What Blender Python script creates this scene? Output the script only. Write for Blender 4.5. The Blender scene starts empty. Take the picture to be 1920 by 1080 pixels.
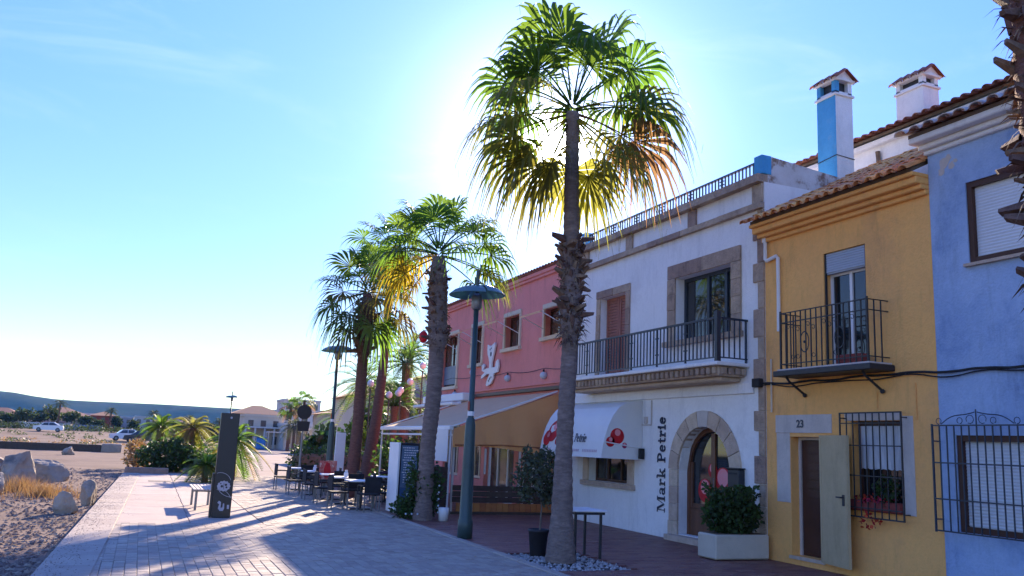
import bpy, bmesh, math, random
from mathutils import Vector, Matrix, Quaternion
R = math.radians
rnd = random.Random(7)
S = bpy.context.scene
COL = S.collection

# ------------------------------------------------------------------ camera, sky, sun, exposure
cam_d = bpy.data.cameras.new('camera')
cam = bpy.data.objects.new('camera', cam_d); COL.objects.link(cam)
rt = (0.91977525, 0.10959325, 0.37683261); fw = (-0.39004337, 0.14920268, 0.90862794); up = (0.04335505, -0.98271455, 0.17997906)
M3 = Matrix(((rt[0], -rt[1], -rt[2]), (fw[0], -fw[1], -fw[2]), (up[0], -up[1], -up[2])))
cam.matrix_world = Matrix.Translation((0, 0, 1.65)) @ M3.to_4x4()
cam_d.sensor_width = 36; cam_d.lens = 1619 / 1920 * 36
cam_d.clip_start = 0.05; cam_d.clip_end = 20000
S.camera = cam

SUN_EL, SUN_AZ = R(19.8), R(25.05)          # azimuth from +Y towards +X
SUN_DIR = Vector((math.sin(SUN_AZ) * math.cos(SUN_EL), math.cos(SUN_AZ) * math.cos(SUN_EL), math.sin(SUN_EL)))
W = bpy.data.worlds.new('World'); S.world = W; W.use_nodes = True
nt = W.node_tree; nt.nodes.clear()
def wn(t): return nt.nodes.new(t)
sky = wn('ShaderNodeTexSky'); sky.sky_type = 'NISHITA'; sky.sun_disc = False
sky.sun_elevation = SUN_EL; sky.sun_rotation = SUN_AZ
sky.altitude = 0; sky.air_density = 0.8; sky.dust_density = 0.0; sky.ozone_density = 1.3
hs = wn('ShaderNodeHueSaturation'); hs.inputs['Saturation'].default_value = 1.30; hs.inputs['Hue'].default_value = .526
bg = wn('ShaderNodeBackground'); bg.inputs['Strength'].default_value = .053
# the sun's own aureole (a real bright halo of the sky round the sun)
tc = wn('ShaderNodeTexCoord')
dt = wn('ShaderNodeVectorMath'); dt.operation = 'DOT_PRODUCT'; dt.inputs[1].default_value = SUN_DIR
nt.links.new(tc.outputs['Generated'], dt.inputs[0])
mx = wn('ShaderNodeMath'); mx.operation = 'MAXIMUM'; mx.inputs[1].default_value = 0.0
nt.links.new(dt.outputs['Value'], mx.inputs[0])
def lobe(power, gain):
    p = wn('ShaderNodeMath'); p.operation = 'POWER'; p.inputs[1].default_value = power
    nt.links.new(mx.outputs[0], p.inputs[0])
    g = wn('ShaderNodeMath'); g.operation = 'MULTIPLY'; g.inputs[1].default_value = gain
    nt.links.new(p.outputs[0], g.inputs[0]); return g
l1, l2, l3 = lobe(2600, 5.0), lobe(20, 0.03), lobe(130, 0.20)
ad = wn('ShaderNodeMath'); ad.operation = 'ADD'
ad3 = wn('ShaderNodeMath'); ad3.operation = 'ADD'
nt.links.new(l1.outputs[0], ad3.inputs[0]); nt.links.new(l3.outputs[0], ad3.inputs[1])
nt.links.new(ad3.outputs[0], ad.inputs[0]); nt.links.new(l2.outputs[0], ad.inputs[1])
bg2 = wn('ShaderNodeBackground'); bg2.inputs['Color'].default_value = (0.94, 0.98, 1.0, 1)
nt.links.new(ad.outputs[0], bg2.inputs['Strength'])
adds = wn('ShaderNodeAddShader'); wo = wn('ShaderNodeOutputWorld')
nt.links.new(sky.outputs[0], hs.inputs['Color']); 
sx = wn('ShaderNodeSeparateXYZ'); nt.links.new(tc.outputs['Generated'], sx.inputs[0])
el = wn('ShaderNodeMapRange'); 
el.inputs['From Min'].default_value = 0.0; el.inputs['From Max'].default_value = 1.0; el.inputs['To Min'].default_value = .40; el.inputs['To Max'].default_value = 2.05
nt.links.new(sx.outputs['Z'], el.inputs['Value'])
vm = wn('ShaderNodeVectorMath'); vm.operation = 'SCALE'; nt.links.new(hs.outputs[0], vm.inputs[0]); nt.links.new(el.outputs['Result'], vm.inputs['Scale'])
cm = wn('ShaderNodeVectorMath'); cm.operation = 'MULTIPLY'; cm.inputs[1].default_value = (2.2, 2.2, 9.0); nt.links.new(tc.outputs['Generated'], cm.inputs[0])
cn = wn('ShaderNodeTexNoise'); cn.inputs['Scale'].default_value = 1.7; cn.inputs['Detail'].default_value = 7; cn.inputs['Roughness'].default_value = 0.62; cn.inputs['Distortion'].default_value = 0.6
nt.links.new(cm.outputs[0], cn.inputs['Vector'])
cr_ = wn('ShaderNodeMapRange'); cr_.interpolation_type = 'SMOOTHSTEP'; cr_.inputs['From Min'].default_value = 0.50; cr_.inputs['From Max'].default_value = 0.85; cr_.inputs['To Max'].default_value = 0.42
nt.links.new(cn.outputs['Fac'], cr_.inputs['Value'])
cmix = wn('ShaderNodeMix'); cmix.data_type = 'RGBA'; nt.links.new(cr_.outputs['Result'], cmix.inputs['Factor']); nt.links.new(vm.outputs[0], cmix.inputs[6]); cmix.inputs[7].default_value = (2.0, 2.7, 3.3, 1)
nt.links.new(cmix.outputs[2], bg.inputs['Color'])
nt.links.new(bg.outputs[0], adds.inputs[0]); nt.links.new(bg2.outputs[0], adds.inputs[1])
nt.links.new(adds.outputs[0], wo.inputs['Surface'])

sd = bpy.data.lights.new('sun', 'SUN'); sd.energy = 2.2; sd.angle = R(0.5); sd.color = (1.0, 0.82, 0.63)
so = bpy.data.objects.new('sun', sd); COL.objects.link(so)
so.rotation_euler = SUN_DIR.to_track_quat('Z', 'Y').to_euler()
S.view_settings.view_transform = 'Standard'; S.view_settings.look = 'None'
S.view_settings.gamma = 1; S.view_settings.use_curve_mapping = False
S.view_settings.exposure = 2.85
S.render.engine = 'CYCLES'
S.cycles.use_denoising = True
S.cycles.max_bounces = 8; S.cycles.transparent_max_bounces = 12
S.cycles.sample_clamp_indirect = 6

# ------------------------------------------------------------------ materials
MATS = {}
def pm(name, c1, c2=None, scale=3.0, rough=0.8, bump=0.0, bscale=40.0, rand=0.0, island=0.0, metal=0.0, spec=0.3,
       transl=None, c3=None, s3=0.6, t3=(0.55, 0.7), coat=0.0, stretch=None, streak=0.0):
    """procedural material: two-tone noise, optional blotches c3, per-object / per-island brightness variation, bump"""
    m = bpy.data.materials.new(name); m.use_nodes = True
    n = m.node_tree; n.nodes.clear(); L = n.links.new
    out = n.nodes.new('ShaderNodeOutputMaterial'); b = n.nodes.new('ShaderNodeBsdfPrincipled')
    b.inputs['Roughness'].default_value = rough; b.inputs['Metallic'].default_value = metal
    b.inputs['Specular IOR Level'].default_value = spec
    b.inputs['Coat Weight'].default_value = coat
    geo = n.nodes.new('ShaderNodeNewGeometry')
    pos = geo.outputs['Position']
    if stretch:
        mp = n.nodes.new('ShaderNodeVectorMath'); mp.operation = 'MULTIPLY'; mp.inputs[1].default_value = stretch
        L(pos, mp.inputs[0]); pos = mp.outputs[0]
    c2 = c2 or tuple(x * 0.8 for x in c1)
    nz = n.nodes.new('ShaderNodeTexNoise'); nz.inputs['Scale'].default_value = scale; nz.inputs['Detail'].default_value = 6
    nz.inputs['Roughness'].default_value = 0.65
    L(pos, nz.inputs['Vector'])
    rp = n.nodes.new('ShaderNodeValToRGB'); rp.color_ramp.elements[0].position = 0.35; rp.color_ramp.elements[1].position = 0.65
    rp.color_ramp.elements[0].color = (*c1, 1); rp.color_ramp.elements[1].color = (*c2, 1)
    L(nz.outputs['Fac'], rp.inputs['Fac']); col = rp.outputs['Color']
    if c3:
        n3 = n.nodes.new('ShaderNodeTexNoise'); n3.inputs['Scale'].default_value = s3; n3.inputs['Detail'].default_value = 8
        n3.inputs['Roughness'].default_value = 0.7; L(pos, n3.inputs['Vector'])
        r3 = n.nodes.new('ShaderNodeMapRange'); r3.inputs['From Min'].default_value = t3[0]; r3.inputs['From Max'].default_value = t3[1]
        L(n3.outputs['Fac'], r3.inputs['Value'])
        mix = n.nodes.new('ShaderNodeMix'); mix.data_type = 'RGBA'
        L(r3.outputs['Result'], mix.inputs['Factor']); L(col, mix.inputs[6]); mix.inputs[7].default_value = (*c3, 1)
        col = mix.outputs[2]
    if streak:
        mp2 = n.nodes.new('ShaderNodeVectorMath'); mp2.operation = 'MULTIPLY'; mp2.inputs[1].default_value = (2.6, 2.6, .5); L(geo.outputs['Position'], mp2.inputs[0])
        n4 = n.nodes.new('ShaderNodeTexNoise'); n4.inputs['Scale'].default_value = 1.6; n4.inputs['Detail'].default_value = 9; n4.inputs['Roughness'].default_value = 0.75; L(mp2.outputs[0], n4.inputs['Vector'])
        r4 = n.nodes.new('ShaderNodeMapRange'); r4.inputs['From Min'].default_value = .52; r4.inputs['From Max'].default_value = .78; r4.inputs['To Min'].default_value = 1.0; r4.inputs['To Max'].default_value = 1 - streak; L(n4.outputs['Fac'], r4.inputs['Value'])
        n5 = n.nodes.new('ShaderNodeTexNoise'); n5.inputs['Scale'].default_value = 14; n5.inputs['Detail'].default_value = 7; n5.inputs['Roughness'].default_value = 0.8; L(geo.outputs['Position'], n5.inputs['Vector'])
        r5 = n.nodes.new('ShaderNodeMapRange'); r5.inputs['From Min'].default_value = .3; r5.inputs['From Max'].default_value = .7; r5.inputs['To Min'].default_value = 1 - streak * .45; r5.inputs['To Max'].default_value = 1.0; L(n5.outputs['Fac'], r5.inputs['Value'])
        mm = n.nodes.new('ShaderNodeMath'); mm.operation = 'MULTIPLY'; L(r4.outputs['Result'], mm.inputs[0]); L(r5.outputs['Result'], mm.inputs[1])
        sc_ = n.nodes.new('ShaderNodeVectorMath'); sc_.operation = 'SCALE'; L(col, sc_.inputs[0]); L(mm.outputs[0], sc_.inputs['Scale']); col = sc_.outputs[0]
    if rand or island:
        src = n.nodes.new('ShaderNodeObjectInfo').outputs['Random'] if rand else geo.outputs['Random Per Island']
        a = rand or island
        mr = n.nodes.new('ShaderNodeMapRange'); mr.inputs['To Min'].default_value = 1 - a; mr.inputs['To Max'].default_value = 1 + a
        L(src, mr.inputs['Value'])
        h = n.nodes.new('ShaderNodeHueSaturation'); L(mr.outputs['Result'], h.inputs['Value']); L(col, h.inputs['Color'])
        mh = n.nodes.new('ShaderNodeMapRange'); mh.inputs['To Min'].default_value = 0.5 - a * 0.06; mh.inputs['To Max'].default_value = 0.5 + a * 0.06
        L(src, mh.inputs['Value']); L(mh.outputs['Result'], h.inputs['Hue'])
        col = h.outputs['Color']
    L(col, b.inputs['Base Color'])
    if bump:
        nb = n.nodes.new('ShaderNodeTexNoise'); nb.inputs['Scale'].default_value = bscale; nb.inputs['Detail'].default_value = 4
        L(pos, nb.inputs['Vector'])
        bp = n.nodes.new('ShaderNodeBump'); bp.inputs['Strength'].default_value = bump; bp.inputs['Distance'].default_value = 0.03
        L(nb.outputs['Fac'], bp.inputs['Height']); L(bp.outputs[0], b.inputs['Normal'])
    sh = b.outputs[0]
    if transl:
        tr = n.nodes.new('ShaderNodeBsdfTranslucent')
        hh = n.nodes.new('ShaderNodeMix'); hh.data_type = 'RGBA'; hh.blend_type = 'MULTIPLY'; hh.inputs['Factor'].default_value = 1
        L(col, hh.inputs[6]); hh.inputs[7].default_value = (*transl[:3], 1); L(hh.outputs[2], tr.inputs['Color'])
        ms = n.nodes.new('ShaderNodeMixShader'); ms.inputs[0].default_value = transl[3]
        L(sh, ms.inputs[1]); L(tr.outputs[0], ms.inputs[2]); sh = ms.outputs[0]
    L(sh, out.inputs['Surface'])
    MATS[name] = m; return m

M = {}
M['white_wall'] = pm('white_plaster', (0.89, 0.87, 0.84), (0.84, 0.82, 0.79), 1.3, 0.9, 0.35, 40, c3=(0.72, 0.69, 0.65), s3=0.9, t3=(0.55, 0.8), streak=.22)
M['peel'] = pm('peeling_plaster', (0.66, 0.63, 0.60), (0.55, 0.50, 0.46), 3, 0.95, 0.4, 30, c3=(0.26, 0.17, 0.12), s3=1.5, t3=(0.52, 0.60))
M['yellow_wall'] = pm('yellow_plaster', (0.97, 0.50, 0.15), (0.93, 0.47, 0.15), 1.1, 0.9, 0.4, 30, c3=(0.82, 0.42, 0.15), s3=0.8, t3=(0.52, 0.66), streak=.3)
M['blue_wall'] = pm('blue_limewash', (0.36, 0.48, 0.68), (0.44, 0.57, 0.77), 1.8, 0.9, 0.4, 30, c3=(0.25, 0.36, 0.57), s3=0.9, t3=(0.47, 0.64), streak=.33)
M['pink_wall'] = pm('red_plaster', (0.82, 0.30, 0.265), (0.77, 0.275, 0.245), 0.9, 0.9, 0.3, 40, streak=.22, c3=(0.68, 0.25, 0.225), s3=0.7, t3=(0.5, 0.75))
M['stone'] = pm('tosca_stone', (0.50, 0.36, 0.26), (0.36, 0.26, 0.19), 5, 0.92, 0.9, 30, rand=0.20, c3=(0.20, 0.15, 0.12), s3=3, t3=(0.55, 0.72), streak=.3)
M['stone_pale'] = pm('pale_stone', (0.62, 0.48, 0.36), (0.50, 0.38, 0.28), 5, 0.92, 0.8, 30, rand=0.13, c3=(0.34, 0.27, 0.21), s3=3.5, t3=(0.55, 0.72))
M['cream_trim'] = pm('cream_trim', (0.74, 0.63, 0.46), (0.64, 0.53, 0.39), 4, 0.9, 0.3, 40, rand=0.06)
M['tile_mustard'] = pm('mustard_roof_tile', (0.82, 0.38, 0.14), (0.62, 0.27, 0.10), 6, 0.9, 0.4, 40, rand=0.25, c3=(0.26, 0.14, 0.07), s3=5, t3=(0.58, 0.72))
M['tile_red'] = pm('clay_roof_tile', (0.42, 0.17, 0.10), (0.30, 0.12, 0.075), 6, 0.9, 0.4, 40, rand=0.25, c3=(0.12, 0.075, 0.055), s3=4, t3=(0.55, 0.72))
M['tile_pale'] = pm('whitewashed_roof_tile', (0.60, 0.56, 0.52), (0.42, 0.34, 0.29), 5, 0.9, 0.4, 40, rand=0.15, c3=(0.28, 0.13, 0.09), s3=4, t3=(0.5, 0.65))
M['mortar'] = pm('mortar', (0.20, 0.16, 0.12), (0.14, 0.11, 0.09), 8, 0.95)
M['white_paint'] = pm('white_paint', (0.78, 0.78, 0.78), (0.72, 0.72, 0.72), 2, 0.5)
M['blue_paint'] = pm('bright_blue_paint', (0.07, 0.35, 0.63), (0.10, 0.40, 0.68), 2, 0.85, 0.3, 40, streak=.3, c3=(0.22, 0.42, 0.60), s3=2.5, t3=(.58, .75))
M['iron'] = pm('black_iron', (0.018, 0.020, 0.024), (0.028, 0.028, 0.03), 12, 0.5, 0.1, 60, spec=0.5)
M['navy_iron'] = pm('navy_painted_iron', (0.016, 0.026, 0.045), (0.022, 0.034, 0.055), 10, 0.4, spec=0.5)
M['iron_cover'] = pm('rusty_iron_cover', (0.10, 0.08, 0.07), (0.15, 0.115, 0.095), 8, 0.7, 0.4, 40)
M['green_metal'] = pm('teal_green_painted_steel', (0.035, 0.065, 0.065), (0.04, 0.075, 0.073), 6, 0.42, 0.05, 50, spec=0.5, c3=(0.02, 0.045, 0.045), s3=3)
M['dish'] = pm('frosted_teal_dish', (0.11, 0.21, 0.23), (0.13, 0.24, 0.25), 4, 0.35, spec=0.5, transl=(1.5, 1.6, 1.6, 0.35))
M['grey_metal'] = pm('grey_steel', (0.24, 0.25, 0.26), (0.19, 0.2, 0.21), 6, 0.45, metal=0.6)
M['glass'] = pm('window_glass', (0.012, 0.016, 0.02), (0.016, 0.02, 0.024), 2, 0.04, spec=0.9)
M['glass_warm'] = pm('shop_glass', (0.12, 0.10, 0.09), (0.07, 0.06, 0.055), 1.5, 0.06, spec=0.8)
M['wood_brown'] = pm('varnished_brown_wood', (0.17, 0.065, 0.028), (0.11, 0.042, 0.02), 6, 0.45, 0.15, 30, spec=0.5, stretch=(1, 1, 0.15))
M['wood_dark'] = pm('dark_stained_wood', (0.075, 0.047, 0.036), (0.05, 0.032, 0.025), 8, 0.6, 0.2, 30, rand=0.2)
M['wood_orange'] = pm('orange_pine', (0.44, 0.17, 0.05), (0.36, 0.13, 0.04), 7, 0.55, 0.15, 30, rand=0.15, stretch=(0.3, 1, 1))
M['door_red'] = pm('reddish_brown_door', (0.36, 0.145, 0.105), (0.31, 0.12, 0.09), 4, 0.6, 0.1, 30)
M['dark_door'] = pm('dark_brown_door', (0.085, 0.035, 0.022), (0.065, 0.028, 0.018), 4, 0.45, 0.1, 30)
M['cream_metal'] = pm('cream_painted_metal', (0.54, 0.42, 0.24), (0.46, 0.36, 0.20), 2.5, 0.6, 0.12, 25, streak=.25)
M['pale_grey'] = pm('pale_grey_render', (0.64, 0.56, 0.49), (0.55, 0.48, 0.42), 3, 0.9, 0.3, 40, streak=.25)
M['slat_white'] = pm('white_roller_slat', (0.66, 0.68, 0.70), (0.62, 0.64, 0.66), 2, 0.55)
M['slat_blue'] = pm('blue_grey_roller_slat', (0.40, 0.45, 0.52), (0.36, 0.41, 0.48), 2, 0.55)
M['lace'] = pm('white_curtain', (0.62, 0.64, 0.66), (0.42, 0.44, 0.47), 9, 0.9, stretch=(1, 3, 0.3))
M['canvas_cream'] = pm('cream_canvas', (0.95, 0.67, 0.42), (0.90, 0.62, 0.39), 2, 0.9, 0.1, 80, transl=(1.0, 0.9, 0.75, 0.35))
M['canvas_orange'] = pm('orange_canvas', (0.96, 0.55, 0.25), (0.93, 0.52, 0.235), 2, 0.9, 0.1, 80, transl=(1.0, 0.8, 0.5, 0.45))
M['canvas_white'] = pm('white_vinyl', (0.86, 0.85, 0.84), (0.81, 0.80, 0.80), 2, 0.5, transl=(1, 1, 1, 0.22))
M['print_red'] = pm('printed_red', (0.62, 0.012, 0.02), (0.36, 0.008, 0.015), 6, 0.45)
M['print_pink'] = pm('printed_pink', (0.80, 0.25, 0.27), (0.75, 0.30, 0.32), 6, 0.45)
M['print_purple'] = pm('printed_purple', (0.35, 0.02, 0.10), (0.3, 0.02, 0.1), 6, 0.45)
M['print_grey'] = pm('printed_grey', (0.10, 0.10, 0.12), (0.12, 0.12, 0.14), 6, 0.5)
M['print_soft'] = pm('printed_soft_pink', (0.52, 0.40, 0.45), (0.55, 0.44, 0.5), 6, 0.5)
M['letter_blue'] = pm('dark_navy_letters', (0.012, 0.022, 0.05), (0.014, 0.025, 0.055), 6, 0.4, spec=0.5)
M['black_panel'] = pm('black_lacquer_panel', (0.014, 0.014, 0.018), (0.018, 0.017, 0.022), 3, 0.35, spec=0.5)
M['emblem_grey'] = pm('pale_grey_print', (0.42, 0.42, 0.48), (0.36, 0.36, 0.42), 20, 0.6)
M['board_blue'] = pm('blue_grey_board', (0.13, 0.19, 0.29), (0.10, 0.15, 0.23), 4, 0.4)
M['board_low'] = pm('deep_blue_board', (0.06, 0.12, 0.23), (0.05, 0.10, 0.2), 5, 0.4)
M['paver'] = pm('beige_pink_paver', (0.41, 0.34, 0.275), (0.345, 0.285, 0.235), 9, 0.75, 0.5, 60, rand=0.13, c3=(0.30, 0.225, 0.19), s3=.7, t3=(.52, .72), spec=0.14)
M['paver_stuff'] = pm('beige_pink_paver_far', (0.41, 0.34, 0.275), (0.345, 0.285, 0.235), 9, 0.75, 0.5, 60, island=0.13, c3=(0.30, 0.225, 0.19), s3=.7, t3=(.52, .72), spec=0.14)
M['joint'] = pm('sandy_joint', (0.15, 0.12, 0.105), (0.11, 0.09, 0.08), 20, 0.95)
M['concrete'] = pm('pinkish_concrete', (0.45, 0.365, 0.305), (0.39, 0.315, 0.27), 1.2, 0.85, 0.25, 60, c3=(0.36, 0.30, 0.27), s3=0.5, t3=(0.55, 0.75), rand=0.05, spec=0.1)
M['kerb'] = pm('pale_kerb_concrete', (0.42, 0.35, 0.29), (0.36, 0.30, 0.25), 4, 0.9, 0.35, 50, rand=0.08, spec=0.1)
M['tile_floor'] = pm('red_brown_floor_tile', (0.23, 0.10, 0.078), (0.18, 0.08, 0.064), 8, 0.5, 0.2, 50, rand=0.22)
M['tile_floor_stuff'] = pm('red_brown_floor_tile_far', (0.23, 0.10, 0.078), (0.18, 0.08, 0.064), 8, 0.5, 0.2, 50, island=0.22)
M['sand'] = pm('beach_sand', (0.235, 0.175, 0.135), (0.19, 0.14, 0.11), 0.5, 0.95, 0.5, 12, c3=(0.13, 0.098, 0.075), s3=0.09, t3=(0.52, 0.65), spec=0.03)
M['gravel'] = pm('gravel_stones', (0.27, 0.20, 0.16), (0.19, 0.145, 0.118), 12, 0.9, island=0.5, spec=0.05)
M['pebble'] = pm('white_pebbles', (0.40, 0.37, 0.35), (0.28, 0.26, 0.25), 12, 0.85, island=0.3)
M['rock'] = pm('pale_limestone', (0.40, 0.325, 0.245), (0.28, 0.23, 0.18), 2.2, 0.95, 1.0, 9, c3=(0.13, 0.12, 0.11), s3=1.3, t3=(0.52, 0.68))
M['earth'] = pm('dry_earth', (0.22, 0.16, 0.11), (0.16, 0.115, 0.08), 4, 0.95, 0.4, 20, spec=0.05)
M['straw'] = pm('dry_grass', (0.42, 0.27, 0.13), (0.32, 0.2, 0.1), 6, 0.9, island=0.3, transl=(1, 0.9, 0.6, 0.3))
M['straw_dark'] = pm('palm_fibre', (0.19, 0.12, 0.085), (0.10, 0.065, 0.05), 8, 0.95, island=0.5)
M['hill'] = pm('distant_hill', (0.03, 0.045, 0.035), (0.05, 0.055, 0.045), 0.02, 0.95, c3=(0.12, 0.12, 0.11), s3=0.035, t3=(0.68, 0.76), spec=0.0)
M['frond'] = pm('palm_leaf_green', (0.050, 0.085, 0.018), (0.035, 0.062, 0.014), 5, 0.45, spec=0.45, rand=0.25, transl=(3.5, 3.6, 1.8, 0.58))
M['frond_old'] = pm('palm_leaf_yellowing', (0.105, 0.105, 0.030), (0.075, 0.075, 0.024), 5, 0.55, rand=0.3, transl=(3.6, 3.6, 1.9, 0.55))
M['frond_gold'] = pm('palm_leaf_golden', (0.22, 0.16, 0.02), (0.16, 0.12, 0.018), 5, 0.55, rand=0.2, transl=(2.4, 2.3, 1.2, 0.5))
M['frond_dry'] = pm('palm_leaf_dry', (0.15, 0.10, 0.055), (0.10, 0.065, 0.042), 5, 0.7, rand=0.25, transl=(2.6, 2.2, 1.8, 0.5))
M['trunk'] = pm('palm_trunk_grey', (0.25, 0.19, 0.165), (0.155, 0.115, 0.10), 7, 0.95, 0.8, 22, stretch=(1, 1, 3.5), c3=(0.33, 0.26, 0.23), s3=2, t3=(0.55, 0.7))
M['trunk_red'] = pm('palm_trunk_reddish', (0.19, 0.095, 0.07), (0.115, 0.058, 0.045), 7, 0.95, 0.8, 22, stretch=(1, 1, 3.5))
M['stub'] = pm('cut_leaf_base', (0.20, 0.125, 0.09), (0.10, 0.062, 0.048), 9, 0.9, 0.5, 30, rand=0.4)
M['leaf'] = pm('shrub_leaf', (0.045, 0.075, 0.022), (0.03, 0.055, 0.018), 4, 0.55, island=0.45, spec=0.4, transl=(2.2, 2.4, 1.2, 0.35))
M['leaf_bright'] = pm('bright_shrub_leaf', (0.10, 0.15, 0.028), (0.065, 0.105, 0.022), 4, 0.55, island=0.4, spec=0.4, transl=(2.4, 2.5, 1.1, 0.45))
M['leaf_olive'] = pm('olive_leaf', (0.075, 0.085, 0.050), (0.05, 0.06, 0.036), 4, 0.55, island=0.45, spec=0.4, transl=(2, 2.1, 1.2, 0.3))
M['leaf_far'] = pm('far_tree_leaf', (0.045, 0.062, 0.028), (0.032, 0.046, 0.022), 0.8, 0.7, island=0.4, transl=(1.8, 1.9, 1.1, 0.3))
M['bark'] = pm('thin_bark', (0.21, 0.165, 0.13), (0.15, 0.118, 0.095), 10, 0.9, 0.4, 40)
M['pot_grey'] = pm('dark_plastic_pot', (0.035, 0.035, 0.042), (0.05, 0.05, 0.058), 5, 0.6)
M['planter'] = pm('cream_planter', (0.56, 0.50, 0.40), (0.48, 0.43, 0.345), 3, 0.85, 0.3, 40)
M['pot_red'] = pm('terracotta_red_pot', (0.26, 0.055, 0.045), (0.2, 0.045, 0.04), 5, 0.7)
M['flower_red'] = pm('red_petals', (0.42, 0.014, 0.022), (0.3, 0.01, 0.02), 8, 0.6, island=0.4)
M['bulb'] = pm('frosted_white_globe', (0.50, 0.56, 0.62), (0.48, 0.54, 0.6), 2, 0.3)
M['asphalt'] = pm('asphalt', (0.055, 0.055, 0.058), (0.045, 0.045, 0.048), 3, 0.9, spec=0.1)
M['plaza'] = pm('far_plaza_concrete', (0.32, 0.25, 0.21), (0.27, 0.21, 0.18), 0.8, 0.9, 0.2, 20, c3=(0.36, 0.3, 0.27), s3=0.25, t3=(0.5, 0.7), spec=0.05)
M['car_dark'] = pm('dark_navy_car_paint', (0.014, 0.022, 0.032), (0.016, 0.026, 0.038), 1, 0.3, coat=0.6, spec=0.5)
M['car_white'] = pm('white_car_paint', (0.68, 0.70, 0.73), (0.66, 0.68, 0.71), 1, 0.3, coat=0.6, spec=0.5)
M['tyre'] = pm('black_rubber', (0.02, 0.02, 0.02), (0.026, 0.026, 0.026), 10, 0.85)
M['skin'] = pm('skin', (0.48, 0.27, 0.19), (0.44, 0.24, 0.17), 8, 0.6)
M['cloth_dark'] = pm('dark_purple_cloth', (0.045, 0.02, 0.04), (0.035, 0.017, 0.03), 10, 0.9)
M['cloth_white'] = pm('white_cloth', (0.6, 0.6, 0.66), (0.52, 0.52, 0.58), 10, 0.9)
M['cloth_black'] = pm('black_cloth', (0.02, 0.02, 0.024), (0.028, 0.028, 0.03), 10, 0.9)
M['hair_white'] = pm('pale_hair', (0.58, 0.53, 0.48), (0.5, 0.46, 0.42), 30, 0.8)
M['hair_red'] = pm('auburn_hair', (0.14, 0.04, 0.02), (0.1, 0.03, 0.02), 30, 0.8)
M['blue_tarp'] = pm('bright_blue_plastic', (0.02, 0.16, 0.46), (0.025, 0.18, 0.5), 2, 0.5)
M['far_white'] = pm('far_white_render', (0.56, 0.53, 0.50), (0.48, 0.46, 0.44), 0.6, 0.9)
M['far_cream'] = pm('far_cream_render', (0.58, 0.48, 0.36), (0.52, 0.42, 0.32), 0.6, 0.9)
M['far_red'] = pm('far_red_render', (0.36, 0.085, 0.065), (0.32, 0.075, 0.06), 0.6, 0.9)
M['far_pink'] = pm('far_pink_render', (0.54, 0.36, 0.32), (0.48, 0.32, 0.29), 0.6, 0.9)
M['far_roof'] = pm('far_tiled_roof', (0.36, 0.165, 0.10), (0.28, 0.13, 0.085), 0.9, 0.9, stretch=(4, 4, 4))
M['far_window'] = pm('far_window_pane', (0.03, 0.035, 0.045), (0.045, 0.05, 0.06), 0.6, 0.2, spec=0.6)
M['cable'] = pm('black_cable', (0.02, 0.02, 0.022), (0.03, 0.03, 0.03), 8, 0.7)
M['poster'] = pm('red_poster', (0.45, 0.05, 0.045), (0.55, 0.22, 0.17), 14, 0.5, c3=(0.6, 0.5, 0.42), s3=9, t3=(0.55, 0.62))
M['cushion'] = pm('coral_cushion', (0.48, 0.13, 0.07), (0.4, 0.1, 0.06), 6, 0.9)

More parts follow.
